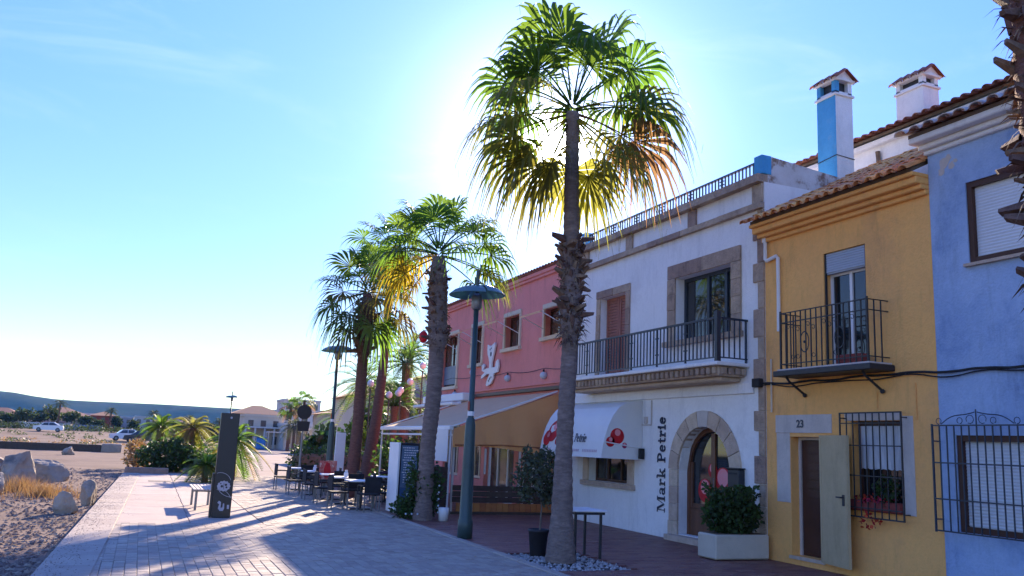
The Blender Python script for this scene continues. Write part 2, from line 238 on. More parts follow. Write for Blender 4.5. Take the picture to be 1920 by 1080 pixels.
# ------------------------------------------------------------------ mesh builder
class B:
    def __init__(s): s.v = []; s.f = []; s.m = []; s.k = 0
    def face(s, *pts):
        n = len(s.v); s.v += [tuple(p) for p in pts]; s.f.append(tuple(range(n, n + len(pts)))); s.m.append(s.k)
    def add(s, vs, fs):
        n = len(s.v); s.v += [tuple(p) for p in vs]
        for f in fs: s.f.append(tuple(i + n for i in f)); s.m.append(s.k)
    def box(s, x0, x1, y0, y1, z0, z1):
        if x0 > x1: x0, x1 = x1, x0
        if y0 > y1: y0, y1 = y1, y0
        if z0 > z1: z0, z1 = z1, z0
        s.add([(x0, y0, z0), (x1, y0, z0), (x1, y1, z0), (x0, y1, z0), (x0, y0, z1), (x1, y0, z1), (x1, y1, z1), (x0, y1, z1)],
              [(0, 3, 2, 1), (4, 5, 6, 7), (0, 1, 5, 4), (1, 2, 6, 5), (2, 3, 7, 6), (3, 0, 4, 7)])
    def cbox(s, x0, x1, y0, y1, z0, z1, c=0.01):
        """box with chamfered edges"""
        bm = bmesh.new(); bmesh.ops.create_cube(bm, size=1)
        for v in bm.verts:
            v.co = Vector(((x0 + x1) / 2 + v.co.x * abs(x1 - x0), (y0 + y1) / 2 + v.co.y * abs(y1 - y0), (z0 + z1) / 2 + v.co.z * abs(z1 - z0)))
        c = min(c, abs(x1 - x0) * .3, abs(y1 - y0) * .3, abs(z1 - z0) * .3)
        bmesh.ops.bevel(bm, geom=list(bm.edges), offset=c, segments=1, affect='EDGES')
        bm.verts.index_update()
        s.add([v.co[:] for v in bm.verts], [tuple(v.index for v in f.verts) for f in bm.faces]); bm.free()
    def beam(s, a, b, w, h, upv=(0, 0, 1)):
        a, b = Vector(a), Vector(b); d = (b - a).normalized(); u = Vector(upv)
        if abs(d.dot(u)) > .98: u = Vector((1, 0, 0))
        sx = d.cross(u).normalized() * w / 2; uz = sx.cross(d).normalized() * h / 2
        p = [q + i * sx + j * uz for q in (a, b) for i, j in ((-1, -1), (1, -1), (1, 1), (-1, 1))]
        s.add(p, [(3, 2, 1, 0), (4, 5, 6, 7), (0, 1, 5, 4), (1, 2, 6, 5), (2, 3, 7, 6), (3, 0, 4, 7)])
    def tube(s, pts, r, n=6, cap=True):
        pts = [Vector(p) for p in pts]; rs = r if isinstance(r, (list, tuple)) else [r] * len(pts)
        rings = []; ref = None
        for i, p in enumerate(pts):
            d = (pts[min(i + 1, len(pts) - 1)] - pts[max(i - 1, 0)]).normalized()
            if ref is None: ref = Vector((0, 0, 1)) if abs(d.z) < .9 else Vector((1, 0, 0))
            a = d.cross(ref)
            if a.length < 1e-5: a = d.cross(Vector((0, 1, 0)))
            a.normalize(); b = d.cross(a); ref = b.cross(d) if b.cross(d).length > .1 else ref
            rings.append([p + rs[i] * (math.cos(2 * math.pi * k / n) * a + math.sin(2 * math.pi * k / n) * b) for k in range(n)])
            ref = -b if False else ref
        vs = [q for rg in rings for q in rg]; fs = []
        for i in range(len(pts) - 1):
            for k in range(n):
                k2 = (k + 1) % n; fs.append((i * n + k, i * n + k2, (i + 1) * n + k2, (i + 1) * n + k))
        if cap:
            fs.append(tuple(range(n))); fs.append(tuple((len(pts) - 1) * n + k for k in reversed(range(n))))
        s.add(vs, fs)
    def lathe(s, prof, c=(0, 0, 0), n=16, wob=None):
        """prof: list of (r, z); optional centre offset per ring"""
        vs = []; fs = []
        for i, (r, z) in enumerate(prof):
            ox, oy = (wob(z) if wob else (0, 0))
            for k in range(n):
                a = 2 * math.pi * k / n; vs.append((c[0] + ox + r * math.cos(a), c[1] + oy + r * math.sin(a), c[2] + z))
        for i in range(len(prof) - 1):
            for k in range(n):
                k2 = (k + 1) % n; fs.append((i * n + k, i * n + k2, (i + 1) * n + k2, (i + 1) * n + k))
        fs.append(tuple(reversed(range(n)))); fs.append(tuple((len(prof) - 1) * n + k for k in range(n)))
        s.add(vs, fs)
    def sphere(s, c, r, n=10, m=6, sz=1.0):
        prof = [(max(1e-3, r * math.sin(math.pi * i / m)), -r * sz * math.cos(math.pi * i / m)) for i in range(m + 1)]
        s.lathe(prof, c, n)
    def prism(s, poly, fn, d):
        """poly: 2-D outline (convex or simple); fn(u, v, w) -> xyz; extruded w 0..d"""
        n = len(poly)
        vs = [fn(u, v, 0) for u, v in poly] + [fn(u, v, d) for u, v in poly]
        fs = [tuple(range(n))[::-1], tuple(range(n, 2 * n))] + [(i, (i + 1) % n, n + (i + 1) % n, n + i) for i in range(n)]
        s.add(vs, fs)
    def ring(s, fn, cu, cv, ro, ri, a0, a1, d, n=16, ry=1.0, riy=None):
        riy = ri * ry if riy is None else riy
        for i in range(n):
            t0, t1 = a0 + (a1 - a0) * i / n, a0 + (a1 - a0) * (i + 1) / n
            P = lambda r, r2, t: (cu + r * math.cos(t), cv + r2 * math.sin(t))
            s.prism([P(ri, riy, t0), P(ro, ro * ry, t0), P(ro, ro * ry, t1), P(ri, riy, t1)], fn, d)
    def leaves(s, c, rad, n, size, rg, shell=0.35, zmin=None):
        c = Vector(c)
        for _ in range(n):
            while True:
                p = Vector((rg.uniform(-1, 1), rg.uniform(-1, 1), rg.uniform(-1, 1)))
                l = p.length
                if shell < l < 1: break
            q = c + Vector((p.x * rad[0], p.y * rad[1], p.z * rad[2]))
            if zmin is not None and q.z < zmin: q.z = zmin + rg.random() * .1
            a = Vector((rg.uniform(-1, 1), rg.uniform(-1, 1), rg.uniform(-.6, 1))).normalized()
            b = a.cross(Vector((rg.uniform(-1, 1), rg.uniform(-1, 1), rg.uniform(-1, 1)))).normalized()
            L, w = size * rg.uniform(.7, 1.3), size * rg.uniform(.28, .45)
            s.face(q - b * w * .2, q + a * L * .5 - b * w, q + a * L, q + a * L * .5 + b * w)

OFF = {}
def link(o, parent):
    COL.objects.link(o)
    if parent is not None: o.parent = parent
def mesh(name, b, mats, smooth=False):
    me = bpy.data.meshes.new(name); me.from_pydata(b.v, [], b.f)
    for m in (mats if isinstance(mats, (list, tuple)) else [mats]): me.materials.append(m)
    if any(b.m): me.polygons.foreach_set('material_index', b.m)
    if smooth: me.polygons.foreach_set('use_smooth', [True] * len(me.polygons))
    me.update(); return me
def tag(o, label=None, cat=None, group=None, kind=None):
    if label: o['label'] = label
    if cat: o['category'] = cat
    if group: o['group'] = group
    if kind: o['kind'] = kind
    return o
def thing(name, label, cat, loc=(0, 0, 0), group=None):
    o = bpy.data.objects.new(name, None); COL.objects.link(o); o.location = loc; o.empty_display_size = .1
    OFF[o.name] = Vector(loc); return tag(o, label, cat, group)
def part(name, b, m, parent, smooth=False, label=None, kind=None):
    """b holds world coordinates; the part keeps its parent's origin"""
    off = OFF[parent.name]
    if off.length: b.v = [(p[0] - off.x, p[1] - off.y, p[2] - off.z) for p in b.v]
    o = bpy.data.objects.new(name, mesh(name, b, m, smooth)); link(o, parent); OFF[o.name] = off
    return tag(o, label, kind=kind)
def inst(name, me, parent, loc, rot=(0, 0, 0), scale=(1, 1, 1)):
    o = bpy.data.objects.new(name, me); link(o, parent)
    o.location = Vector(loc) - OFF[parent.name]; o.rotation_euler = rot; o.scale = scale
    return o
def single(name, b, m, label, cat, smooth=False, group=None, kind=None, loc=None):
    if loc is not None: b.v = [(p[0] - loc[0], p[1] - loc[1], p[2] - loc[2]) for p in b.v]
    o = bpy.data.objects.new(name, mesh(name, b, m, smooth)); COL.objects.link(o); OFF[o.name] = Vector(loc or (0, 0, 0))
    if loc is not None: o.location = loc
    return tag(o, label, cat, group, kind)
def structure(name, b, m, smooth=False):
    o = bpy.data.objects.new(name, mesh(name, b, m, smooth)); COL.objects.link(o); OFF[o.name] = Vector((0, 0, 0))
    o['kind'] = 'structure'; return o
def copy_tree(o, loc):
    def cp(x, par):
        c = x.copy(); COL.objects.link(c)
        if par: c.parent = par
        for ch in x.children: cp(ch, c)
        return c
    r = cp(o, None); r.location = loc; return r

# ------------------------------------------------------------------ ground and paving
def hgt(x, y):
    """beach and town ground: flat near by, swelling gently to the far houses on the left"""
    h = -0.10
    t = min(1, max(0, (y - 95) / 90)); t = t * t * (3 - 2 * t)
    l = min(1, max(0, (14 - x) / 16))
    h += 1.3 * t * l
    if x < -1.5 and 9 < y < 70: h += 0.06 * math.sin(x * 1.7 + y * .6) * math.sin(y * .9 - x * .4) * min(1, (-1.5 - x))
    return h
def axis(lo, hi, mid0, mid1, step, grow=1.35):
    a = []; x = mid0
    while x <= mid1: a.append(x); x += step
    s_ = step; x = mid1
    while x < hi: s_ *= grow; x += s_; a.append(min(x, hi))
    s_ = step; x = mid0
    while x > lo: s_ *= grow; x -= s_; a.insert(0, max(x, lo))
    return a
xs, ys = axis(-6000, 6000, -14, 24, 1.0), axis(-300, 8000, 6, 60, 1.0, 1.2)
b = B()
b.v = [(x, y, hgt(x, y)) for y in ys for x in xs]; nx = len(xs)
b.f = [(j * nx + i, j * nx + i + 1, (j + 1) * nx + i + 1, (j + 1) * nx + i) for j in range(len(ys) - 1) for i in range(nx - 1)]
b.m = [0] * len(b.f)
structure('ground', b, M['sand'], True)

KX = lambda y: -0.95 + (y - 11.5) * 0.019          # the promenade's beach-side edge
# promenade: bed for the pavers, the concrete area round the dark pillar, the kerb
b = B()
b.face((KX(3) + .35, 3, -.03), (5.26, 3, -.03), (5.26, 38, -.03), (KX(38) + .35, 38, -.03))
b.face((KX(3) + .35, 3, -.09), (KX(38) + .35, 38, -.09), (5.26, 38, -.09), (5.26, 3, -.09))
prom = structure('promenade', b, M['joint'])
rg = random.Random(3)
b = B(); b.cbox(-.0672, .0672, -.098, .098, -.05, 0, .007); paver_me = mesh('paver', b, M['paver'])
cells = []
PW, PL = .138, .2
i = 0; x = -.556
while x < 5.2:
    y = 8.2 + (PL / 2 if i % 2 else 0)
    while y < 37.5:
        if not (x < 2.30 and y > 17.35): cells.append((x + PW / 2, y + PL / 2))
        y += PL
    x += PW; i += 1
def dist_key(c): return (c[0] - 0) ** 2 + c[1] ** 2
vis = sorted([c for c in cells if c[1] > 10.7], key=dist_key)
near = set(vis[:290])
b = B()
for c in cells:
    dz = rg.uniform(-.004, .003)
    if c in near:
        inst('paver', paver_me, prom, (c[0], c[1], dz), (rg.uniform(-.008, .008), rg.uniform(-.008, .008), rg.uniform(-.012, .012)))
    else:
        b.add([(c[0] + sx * .0672, c[1] + sy * .0975, z + dz) for z in (-.04, 0) for sx, sy in ((-1, -1), (1, -1), (1, 1), (-1, 1))],
              [(4, 5, 6, 7), (0, 1, 5, 4), (1, 2, 6, 5), (2, 3, 7, 6), (3, 0, 4, 7)])
part('paver_field', b, M['paver_stuff'], prom, kind='stuff')
# concrete slabs
sl = B(); sl.cbox(-.5, .5, -.5, .5, -.05, 0, .006); slab_me = mesh('concrete_slab', sl, M['concrete'])
y = 17.4
while y < 37.3:
    x0 = KX(y) + .555; xb = [x0, (x0 + 2.336) / 2, 2.336]
    for xa, xc in zip(xb, xb[1:]):
        inst('concrete_slab', slab_me, prom, ((xa + xc) / 2, y + .95, -.004 + rg.uniform(-.002, .002)), (0, 0, 0), (xc - xa - .012, 1.888, 1))
    y += 1.9
kb = B(); kb.cbox(-.30, .30, -.495, .495, -.30, .0, .007); kerb_me = mesh('kerb_stone', kb, M['kerb'])
y = 3.5
while y < 37.4:
    inst('kerb_stone', kerb_me, prom, (KX(y) + .30, y, .012 + rg.uniform(-.003, .003)), (0, 0, -.019 + rg.uniform(-.002, .002))); y += 1.0
kb = B(); kb.cbox(-.075, .075, -.495, .495, -.2, .0, .012); kerb2_me = mesh('edging_stone', kb, M['kerb'])
y = 3.5
while y < 33:
    inst('edging_stone', kerb2_me, prom, (5.33, y, .014 + rg.uniform(-.003, .003))); y += 1.0

# terrace in front of the houses
PIT = (5.42, 6.72, 11.05, 12.95)                    # planting pit of the tall palm
b = B(); b.face((5.41, 2, -.03), (9.9, 2, -.03), (9.9, 36, -.03), (5.41, 36, -.03)); terr = structure('terrace', b, M['joint'])
tb = B(); tb.cbox(-.145, .145, -.07, .07, -.05, 0, .005); ft_me = mesh('floor_tile', tb, M['tile_floor'])
cells = []; j = 0; y = 7.6
while y < 32:
    x = 5.42 - (.15 if j % 2 else 0)
    while x < 9.75:
        xa, xb = max(x, 5.42), min(x + .3, 9.765)
        if xb - xa > .05 and not (PIT[0] - .1 < (xa + xb) / 2 < PIT[1] and PIT[2] < y + .075 < PIT[3]): cells.append(((xa + xb) / 2, y + .075, xb - xa))
        x += .3
    y += .15; j += 1
vis = sorted([c for c in cells if c[1] > 9.6 + (c[0] - 5.4) * .12 and not (c[0] > 8.6 and c[1] < 12)], key=dist_key)
near = set(vis[:290]); b = B()
for c in cells:
    dz = rg.uniform(-.002, .002)
    if c in near: inst('floor_tile', ft_me, terr, (c[0], c[1], dz), (0, 0, rg.uniform(-.006, .006)), ((c[2] - .008) / .29, .142 / .14, 1))
    else:
        hx = (c[2] - .008) / 2
        b.add([(c[0] + sx * hx, c[1] + sy * .071, z + dz) for z in (-.03, 0) for sx, sy in ((-1, -1), (1, -1), (1, 1), (-1, 1))],
              [(4, 5, 6, 7), (0, 1, 5, 4), (1, 2, 6, 5), (2, 3, 7, 6), (3, 0, 4, 7)])
part('tile_field', b, M['tile_floor_stuff'], terr, kind='stuff')
b = B()
for _ in range(520):
    px_, py_ = rg.uniform(PIT[0], PIT[1] - .05), rg.uniform(PIT[2] + .05, PIT[3] - .05); r_ = rg.uniform(.015, .045)
    v = [Vector((rg.gauss(0, 1), rg.gauss(0, 1), rg.gauss(0, .6))).normalized() for _ in range(1)]
    pts = [(px_ + r_ * dx * rg.uniform(.7, 1.2), py_ + r_ * dy * rg.uniform(.7, 1.2), -.01 + r_ * .7 * dz) for dx, dy, dz in ((1, 0, 0), (0, 1, 0), (-1, 0, 0), (0, -1, 0), (0, 0, 1), (0, 0, -1))]
    b.add(pts, [(0, 1, 4), (1, 2, 4), (2, 3, 4), (3, 0, 4), (1, 0, 5), (2, 1, 5), (3, 2, 5), (0, 3, 5)])
single('pebble_bed', b, M['pebble'], 'white and grey pebbles round the foot of the tall palm', 'pebbles', kind='stuff')
# gravel of the beach beside the kerb
b = B()
for _ in range(9000):
    py_ = 9.5 + 32 * rg.random() ** 1.6; px_ = KX(py_) - .02 - abs(rg.gauss(0, 1)) * (1.0 + (py_ - 9) * .16); r_ = rg.uniform(.012, .05)
    if px_ < -9: continue
    z0 = hgt(px_, py_) + r_ * .2
    pts = [(px_ + r_ * dx * rg.uniform(.6, 1.3), py_ + r_ * dy * rg.uniform(.6, 1.3), z0 + r_ * .7 * dz * rg.uniform(.6, 1.1)) for dx, dy, dz in ((1, .2, 0), (-.2, 1, 0), (-1, 0, 0), (0, -1, 0), (0, 0, 1))]
    b.add(pts, [(0, 1, 4), (1, 2, 4), (2, 3, 4), (3, 0, 4)])
single('beach_gravel', b, M['gravel'], 'loose brown gravel of the beach beside the pale kerb', 'gravel', kind='stuff')
for (cx_, cy_, lab) in ((3.55, 19.6, 'round iron drain cover in the sunlit pavers'), (.75, 31.6, 'square iron drain cover in the pale concrete near the planting bed')):
    b = B()
    if cy_ < 25: b.lathe([(.31, -.02), (.31, .004), (.26, .008), (.02, .009)], (cx_, cy_, 0), 24)
    else: b.cbox(cx_ - .35, cx_ + .35, cy_ - .35, cy_ + .35, -.02, .006, .004)
    single('drain_cover', b, M['iron_cover'], lab, 'drain cover')
b = B()
for _ in range(2600):
    py_ = 10 + 27 * rg.random(); px_ = KX(py_) + .02 + abs(rg.gauss(0, .28)); r_ = rg.uniform(.003, .011)
    if px_ > KX(py_) + 1.6: continue
    pts = [(px_ + r_ * dx, py_ + r_ * dy, (.013 if px_ < KX(py_) + .56 else .0) + r_ * .7 * dz) for dx, dy, dz in ((1, .2, 0), (-.2, 1, 0), (-1, 0, 0), (0, -1, 0), (0, 0, 1))]
    b.add(pts, [(0, 1, 4), (1, 2, 4), (2, 3, 4), (3, 0, 4)])
single('loose_grit', b, M['gravel'], 'loose grit spilled from the beach over the pale kerb', 'grit', kind='stuff')
b = B()
for k in range(90):
    py_ = rg.uniform(10.5, 30); px_ = rg.uniform(.2, 5.1) if k % 3 else rg.uniform(5.5, 8.8); r_ = rg.uniform(.02, .05); a = rg.uniform(0, 6.28); q = Vector((px_, py_, .006)); d = Vector((math.cos(a), math.sin(a), rg.uniform(0, .3))) * r_; n_ = Vector((-math.sin(a), math.cos(a), rg.uniform(-.2, .4))) * r_ * .35
    b.face(q, q + d * .5 + n_, q + d, q + d * .5 - n_ * .6)
single('fallen_leaves', b, M['straw'], 'dry leaf scraps scattered over the paving', 'leaves', kind='stuff')
# path and plaza beyond
b = B(); b.face((3.6, 38.02, -.02), (7.2, 38.02, -.02), (10.5, 62, -.02), (60, 62, -.02), (60, 135, -.02), (10.5, 135, -.02), (5.0, 62, -.02))
structure('plaza', b, M['plaza'])
b = B(); b.face((5.26, 33.1, -.045), (30, 33.1, -.045), (30, 61, -.045), (10.6, 61.9, -.045), (7.2, 38, -.045), (5.26, 38, -.045)); structure('garden_soil', b, M['earth'])
b = B(); b.face((-.35, 37.0, -.035), (3.55, 38.0, -.035), (4.6, 58, -.035), (0.6, 62, -.035)); structure('planting_bed', b, M['earth'])
b = B()
for bx0, bx1, by in ((-.42, 1.15, 37.0), (1.7, 3.5, 37.4)): b.cbox(bx0, bx1, by - .15, by + .15, -.1, .22, .02)
single('bed_kerb', b, M['stone'], 'low brown stone edging in front of the planting bed by the beach', 'edging')
b = B(); b.face((-60, 112, .0), (10.3, 112, .0), (10.3, 126, .0), (-60, 126, .0))
b.v = [(x, y, hgt(x, y) + .03) for x, y, z in b.v]; structure('road', b, M['asphalt'])
# distant hills
b = B(); rh = random.Random(11)
HX = [-900 + 30 * i for i in range(70)]; HY = [1500, 1540, 1590, 1650, 1730, 1850, 2050]
ph = [(rh.uniform(.003, .02), rh.uniform(0, 6.3), rh.uniform(.4, 1.2)) for _ in range(9)]
def ridge(x):
    r = 50 + sum(a * math.sin(f * x + p) for f, p, a in ph) * .55
    r += 10 * math.exp(-((x + 235) / 55) ** 2) + (x + 100) * .012
    return r
prof = [0, .45, .72, .88, 1.0, .9, .3]
for j, yy in enumerate(HY):
    for xx in HX: b.v.append((xx, yy + 25 * math.sin(xx * .02 + j), -2 + ridge(xx) * prof[j] + (rh.uniform(-1.5, 1.5) if 0 < j < 4 else 0)))
nh = len(HX); b.f = [(j * nh + i, j * nh + i + 1, (j + 1) * nh + i + 1, (j + 1) * nh + i) for j in range(len(HY) - 1) for i in range(nh - 1)]; b.m = [0] * len(b.f)
structure('hills', b, M['hill'], True)

# ------------------------------------------------------------------ house fronts
FX = 9.77
def facade(b, X, y0, y1, z0, z1, holes, dep):
    """front wall facing -X with rectangular or arched openings and their reveals; hole: (ya, yb, za, zb, arch_rise)"""
    br = {y0, y1}
    for ya, yb, za, zb, ar in holes:
        br |= {ya, yb}
        if ar: br |= {ya + (yb - ya) * k / 14 for k in range(15)}
    br = sorted(br)
    def top(h, y):
        ya, yb, za, zb, ar = h
        if not ar: return zb
        t = (y - (ya + yb) / 2) / ((yb - ya) / 2); return zb - ar + ar * math.sqrt(max(0, 1 - t * t))
    for a, c in zip(br, br[1:]):
        if c - a < 1e-6: continue
        mid = (a + c) / 2
        hs_ = sorted([h for h in holes if h[0] < mid < h[1]], key=lambda h: h[2])
        la = lc = z0
        for h in hs_:
            if h[2] > la + 1e-6: b.face((X, a, la), (X, a, h[2]), (X, c, h[2]), (X, c, lc))
            la, lc = top(h, a), top(h, c)
            b.face((X, a, la), (X + dep, a, la), (X + dep, c, lc), (X, c, lc))
            b.face((X, a, h[2]), (X, c, h[2]), (X + dep, c, h[2]), (X + dep, a, h[2]))
        b.face((X, a, la), (X, a, z1), (X, c, z1), (X, c, lc))
    for ya, yb, za, zb, ar in holes:
        zs = zb - ar
        b.face((X, ya, za), (X + dep, ya, za), (X + dep, ya, zs), (X, ya, zs))
        b.face((X, yb, za), (X, yb, zs), (X + dep, yb, zs), (X + dep, yb, za))
def shell(b, X, X2, y0, y1, z1, z1b=None, side0=None, side1=None):
    """the other walls of a house block: two party walls, the back and a flat cap"""
    z1b = z1 if z1b is None else z1b
    b.face((X, y0, 0), (X2, y0, 0), (X2, y0, z1b), (X, y0, z1))
    b.face((X, y1, 0), (X, y1, z1), (X2, y1, z1b), (X2, y1, 0))
    b.face((X2, y0, 0), (X2, y1, 0), (X2, y1, z1b), (X2, y0, z1b))
    b.face((X, y0, z1), (X2, y0, z1b), (X2, y1, z1b), (X, y1, z1))
sb = B(); sb.cbox(-.5, .5, -.5, .5, -.5, .5, .02)
STONE_ME = mesh('stone_block', sb, M['stone']); PALE_ME = mesh('pale_stone_block', sb, M['stone_pale']); TRIM_ME = mesh('trim_block', sb, M['cream_trim'])
rs = random.Random(21)
def block(parent, me, x0, x1, y0, y1, z0, z1, name='stone_block'):
    j = rs.uniform(-.006, .006)
    return inst(name, me, parent, ((x0 + j + x1) / 2, (y0 + y1) / 2, (z0 + z1) / 2), (0, 0, 0), (abs(x1 - x0 - j), abs(y1 - y0) - .006, abs(z1 - z0) - .006))
def surround(parent, me, ya, yb, za, zb, w, proud=.035, nl=2, nj=3, deep=.10, sill=None):
    """separate stones round an opening: lintel in nl pieces, each jamb in nj"""
    for k in range(nl):
        a = ya - w + (yb - ya + 2 * w) * k / nl; c = ya - w + (yb - ya + 2 * w) * (k + 1) / nl
        block(parent, me, FX - proud, FX + deep, a, c, zb, zb + w)
    for yy0, yy1 in ((ya - w, ya), (yb, yb + w)):
        for k in range(nj):
            block(parent, me, FX - proud, FX + deep, yy0, yy1, za + (zb - za) * k / nj, za + (zb - za) * (k + 1) / nj)
    if sill: block(parent, me, FX - sill, FX + deep, ya - w - .05, yb + w + .05, za - .11, za, 'sill')
def frame(b, X, ya, yb, za, zb, w, d=.06, mull=(), rails=()):
    b.box(X, X + d, ya, ya + w, za, zb); b.box(X, X + d, yb - w, yb, za, zb)
    b.box(X + .002, X + d - .002, ya + w, yb - w, za, za + w); b.box(X + .002, X + d - .002, ya + w, yb - w, zb - w, zb)
    for m_ in mull: b.box(X - .006, X + d - .01, m_ - w * .5, m_ + w * .5, za + w * .6, zb - w * .6)
    for r_ in rails: b.box(X + .006, X + d - .014, ya + w * .6, yb - w * .6, r_ - w * .4, r_ + w * .4)
def pane(X, ya, yb, za, zb): b = B(); b.box(X, X + .012, ya, yb, za, zb); return b

# ---- white two-storey house with the shop
wh = thing('white_house', 'white two-storey house with long black balcony, roof railing and arched stone doorway', 'house', (FX, 16, 0))
Y0, Y1 = 12.0, 19.6
ARCH_C, ARCH_S, ARCH_R = 13.79, 1.34, .83
W1 = (12.94, 14.78, 3.88, 5.18); D1 = (16.77, 17.97, 3.27, 5.2); SW = (16.55, 18.35, .95, 1.95)
b = B()
facade(b, FX, Y0, Y1, 0, 6.5, [(ARCH_C - ARCH_R, ARCH_C + ARCH_R, .12, ARCH_S + ARCH_R, ARCH_R), W1 + (0,), D1 + (0,), SW + (0,)], .30)
shell(b, FX, 17, Y0, Y1, 6.5)
whw = part('wall', b, M['white_wall'], wh)
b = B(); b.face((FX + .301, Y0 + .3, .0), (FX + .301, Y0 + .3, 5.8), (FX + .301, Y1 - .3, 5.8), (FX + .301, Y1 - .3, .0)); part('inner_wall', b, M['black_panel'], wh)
# projecting plaster band over the shop front
b = B(); b.cbox(FX - .05, FX + .02, 12.3, 19.55, 2.74, 2.93, .01); part('plaster_band', b, M['white_wall'], wh)
# quoins
z = .02; k = 0
while z < 6.0:
    hq = rs.uniform(.34, .5); wq = .30 if k % 2 else .17
    block(wh, STONE_ME, FX - .03, FX + .2, 12.003, 12.003 + wq, z, min(z + hq, 6.0), 'quoin_stone'); z += hq; k += 1
# string courses and parapet
for z0_, z1_, pr in ((6.01, 6.13, .09), (6.49, 6.645, .14)):
    yy = 12.0
    while yy < 19.5:
        block(wh, STONE_ME, FX - pr, FX + .1, yy, min(yy + 1.27, 19.6), z0_, z1_, 'course_stone'); yy += 1.27
for yc in (12.16, 14.19, 16.65, 18.75, 19.45): block(wh, STONE_ME, FX - .05, FX + .1, yc - .14, yc + .14, 6.14, 6.485, 'pilaster_stone')
# parapet side wall (peeling) that shows above the yellow roof
b = B(); b.prism([(9.85, 6.0), (12.6, 6.0), (12.6, 6.72), (11.5, 6.86), (9.85, 7.0)], lambda u, v, w: (u, 12.001 + w, v), .2)
part('parapet', b, M['peel'], wh)
# roof terrace railing with bright blue end posts
for yc in (12.1, 18.85):
    b = B(); b.cbox(FX - .06, FX + .16, yc - .11, yc + .11, 6.65, 7.0, .008); part('railing_post', b, M['blue_paint'], wh)
b = B(); b.box(FX - .02, FX + .03, 12.22, 18.73, 6.895, 6.925); b.box(FX - .015, FX + .025, 12.22, 18.73, 6.68, 6.70); part('roof_rail', b, M['navy_iron'], wh)
bb = B(); bb.box(-.011, .011, -.011, .011, 0, .193); bal_s = mesh('roof_baluster', bb, M['navy_iron'])
bb = B(); bb.box(-.016, .016, -.016, .016, 0, .193); bb.box(-.012, .012, -.06, .06, .055, .075); bb.box(-.012, .012, -.06, .06, .125, .145); bal_s2 = mesh('roof_baluster_double', bb, M['navy_iron'])
yy = 12.3; k = 0
while yy < 18.7: inst('roof_baluster', bal_s2 if k % 10 == 9 else bal_s, wh, (FX + .005, yy, 6.701)); yy += .105; k += 1
# balcony
BX, BY0, BY1 = 9.13, 12.5, 18.6
bal = B(); bal.cbox(BX - .06, FX - .002, BY0 - .06, BY1, 3.20, 3.265, .012)
balc = part('balcony', bal, M['white_wall'], wh)
b = B(); b.cbox(BX + .06, FX - .004, BY0 + .06, BY1 - .05, 3.03, 3.198, .02); b.cbox(BX + .2, FX - .006, BY0 + .18, BY1 - .2, 2.95, 3.028, .02)
part('balcony_moulding', b, M['stone_pale'], balc)
dm = B(); dm.cbox(-.035, .035, -.05, .05, -.06, .06, .012); dm_me = mesh('dentil_stone', dm, M['stone'])
yy = BY0 + .12
while yy < BY1 - .1: inst('dentil_stone', dm_me, balc, (BX + .025, yy, 3.115 + rs.uniform(-.006, .006)), (0, 0, 0), (1, rs.uniform(.85, 1.1), 1)); yy += .165
for xx in (9.27, 9.42, 9.57, 9.69): inst('dentil_stone', dm_me, balc, (xx, BY0 + .022, 3.115), (0, 0, R(90)))
b = B(); b.box(BX - .025, BX + .025, BY0 + .04, BY1, 4.02, 4.055); b.box(BX + .04, FX - .003, BY0 - .024, BY0 + .024, 4.02, 4.055)
b.box(BX - .012, BX + .012, BY0 + .04, BY1, 3.33, 3.352); b.box(BX + .04, FX - .003, BY0 - .012, BY0 + .012, 3.33, 3.352)
b.box(BX - .04, BX + .04, BY0 - .04, BY0 + .04, 3.267, 4.16); b.box(FX - .05, FX - .02, BY0 - .014, BY0 + .014, 3.267, 4.018)
part('balcony_rail', b, M['navy_iron'], balc)
bb = B(); bb.box(-.010, .010, -.010, .010, 0, .667); bal_m = mesh('baluster', bb, M['navy_iron'])
bb = B(); bb.box(-.015, .015, -.015, .015, -.06, .667); bb.box(-.01, .01, -.055, .055, .16, .185); bb.box(-.01, .01, -.055, .055, .48, .505); bal_m2 = mesh('baluster_double', bb, M['navy_iron'])
yy = BY0 + .13; k = 0
while yy < BY1: inst('baluster', bal_m2 if k % 8 == 7 else bal_m, balc, (BX, yy, 3.3525)); yy += .122; k += 1
xx = BX + .13
while xx < FX - .07: inst('baluster', bal_m, balc, (xx, BY0, 3.3525)); xx += .115
# upper window
surround(wh, STONE_ME, W1[0], W1[1], W1[2], W1[3], .29, nl=2, nj=4, sill=.12)
b = B(); frame(b, FX + .20, W1[0], W1[1], W1[2], W1[3], .075, .06, (13.38, 13.95)); win = part('window', b, M['navy_iron'], wh)
for a, c in ((13.015, 13.34), (13.42, 13.91), (13.99, 14.705)): part('pane', pane(FX + .225, a, c, W1[2] + .075, W1[3] - .075), M['glass'], win)
# balcony door with brown shutters
surround(wh, STONE_ME, D1[0], D1[1], D1[2], D1[3], .18, nl=2, nj=5)
b = B()
for a, c in ((16.78, 17.36), (17.38, 17.96)):
    frame(b, FX + .16, a, c, 3.28, 5.19, .07, .05); 
    for q in range(26): zz = 3.36 + q * .068; b.box(FX + .175, FX + .195, a + .07, c - .07, zz, zz + .055)
part('balcony_door', b, M['door_red'], wh)
# shop window under the awning
surround(wh, PALE_ME, SW[0], SW[1], SW[2], SW[3], .25, nl=2, nj=2, sill=.08)
b = B(); frame(b, FX + .18, SW[0], SW[1], SW[2], SW[3], .06, .06, (17.15, 17.75)); win = part('window', b, M['dark_door'], wh)
for a, c in ((16.61, 17.12), (17.18, 17.72), (17.78, 18.29)): part('pane', pane(FX + .205, a, c, SW[2] + .06, SW[3] - .06), M['glass'], win)
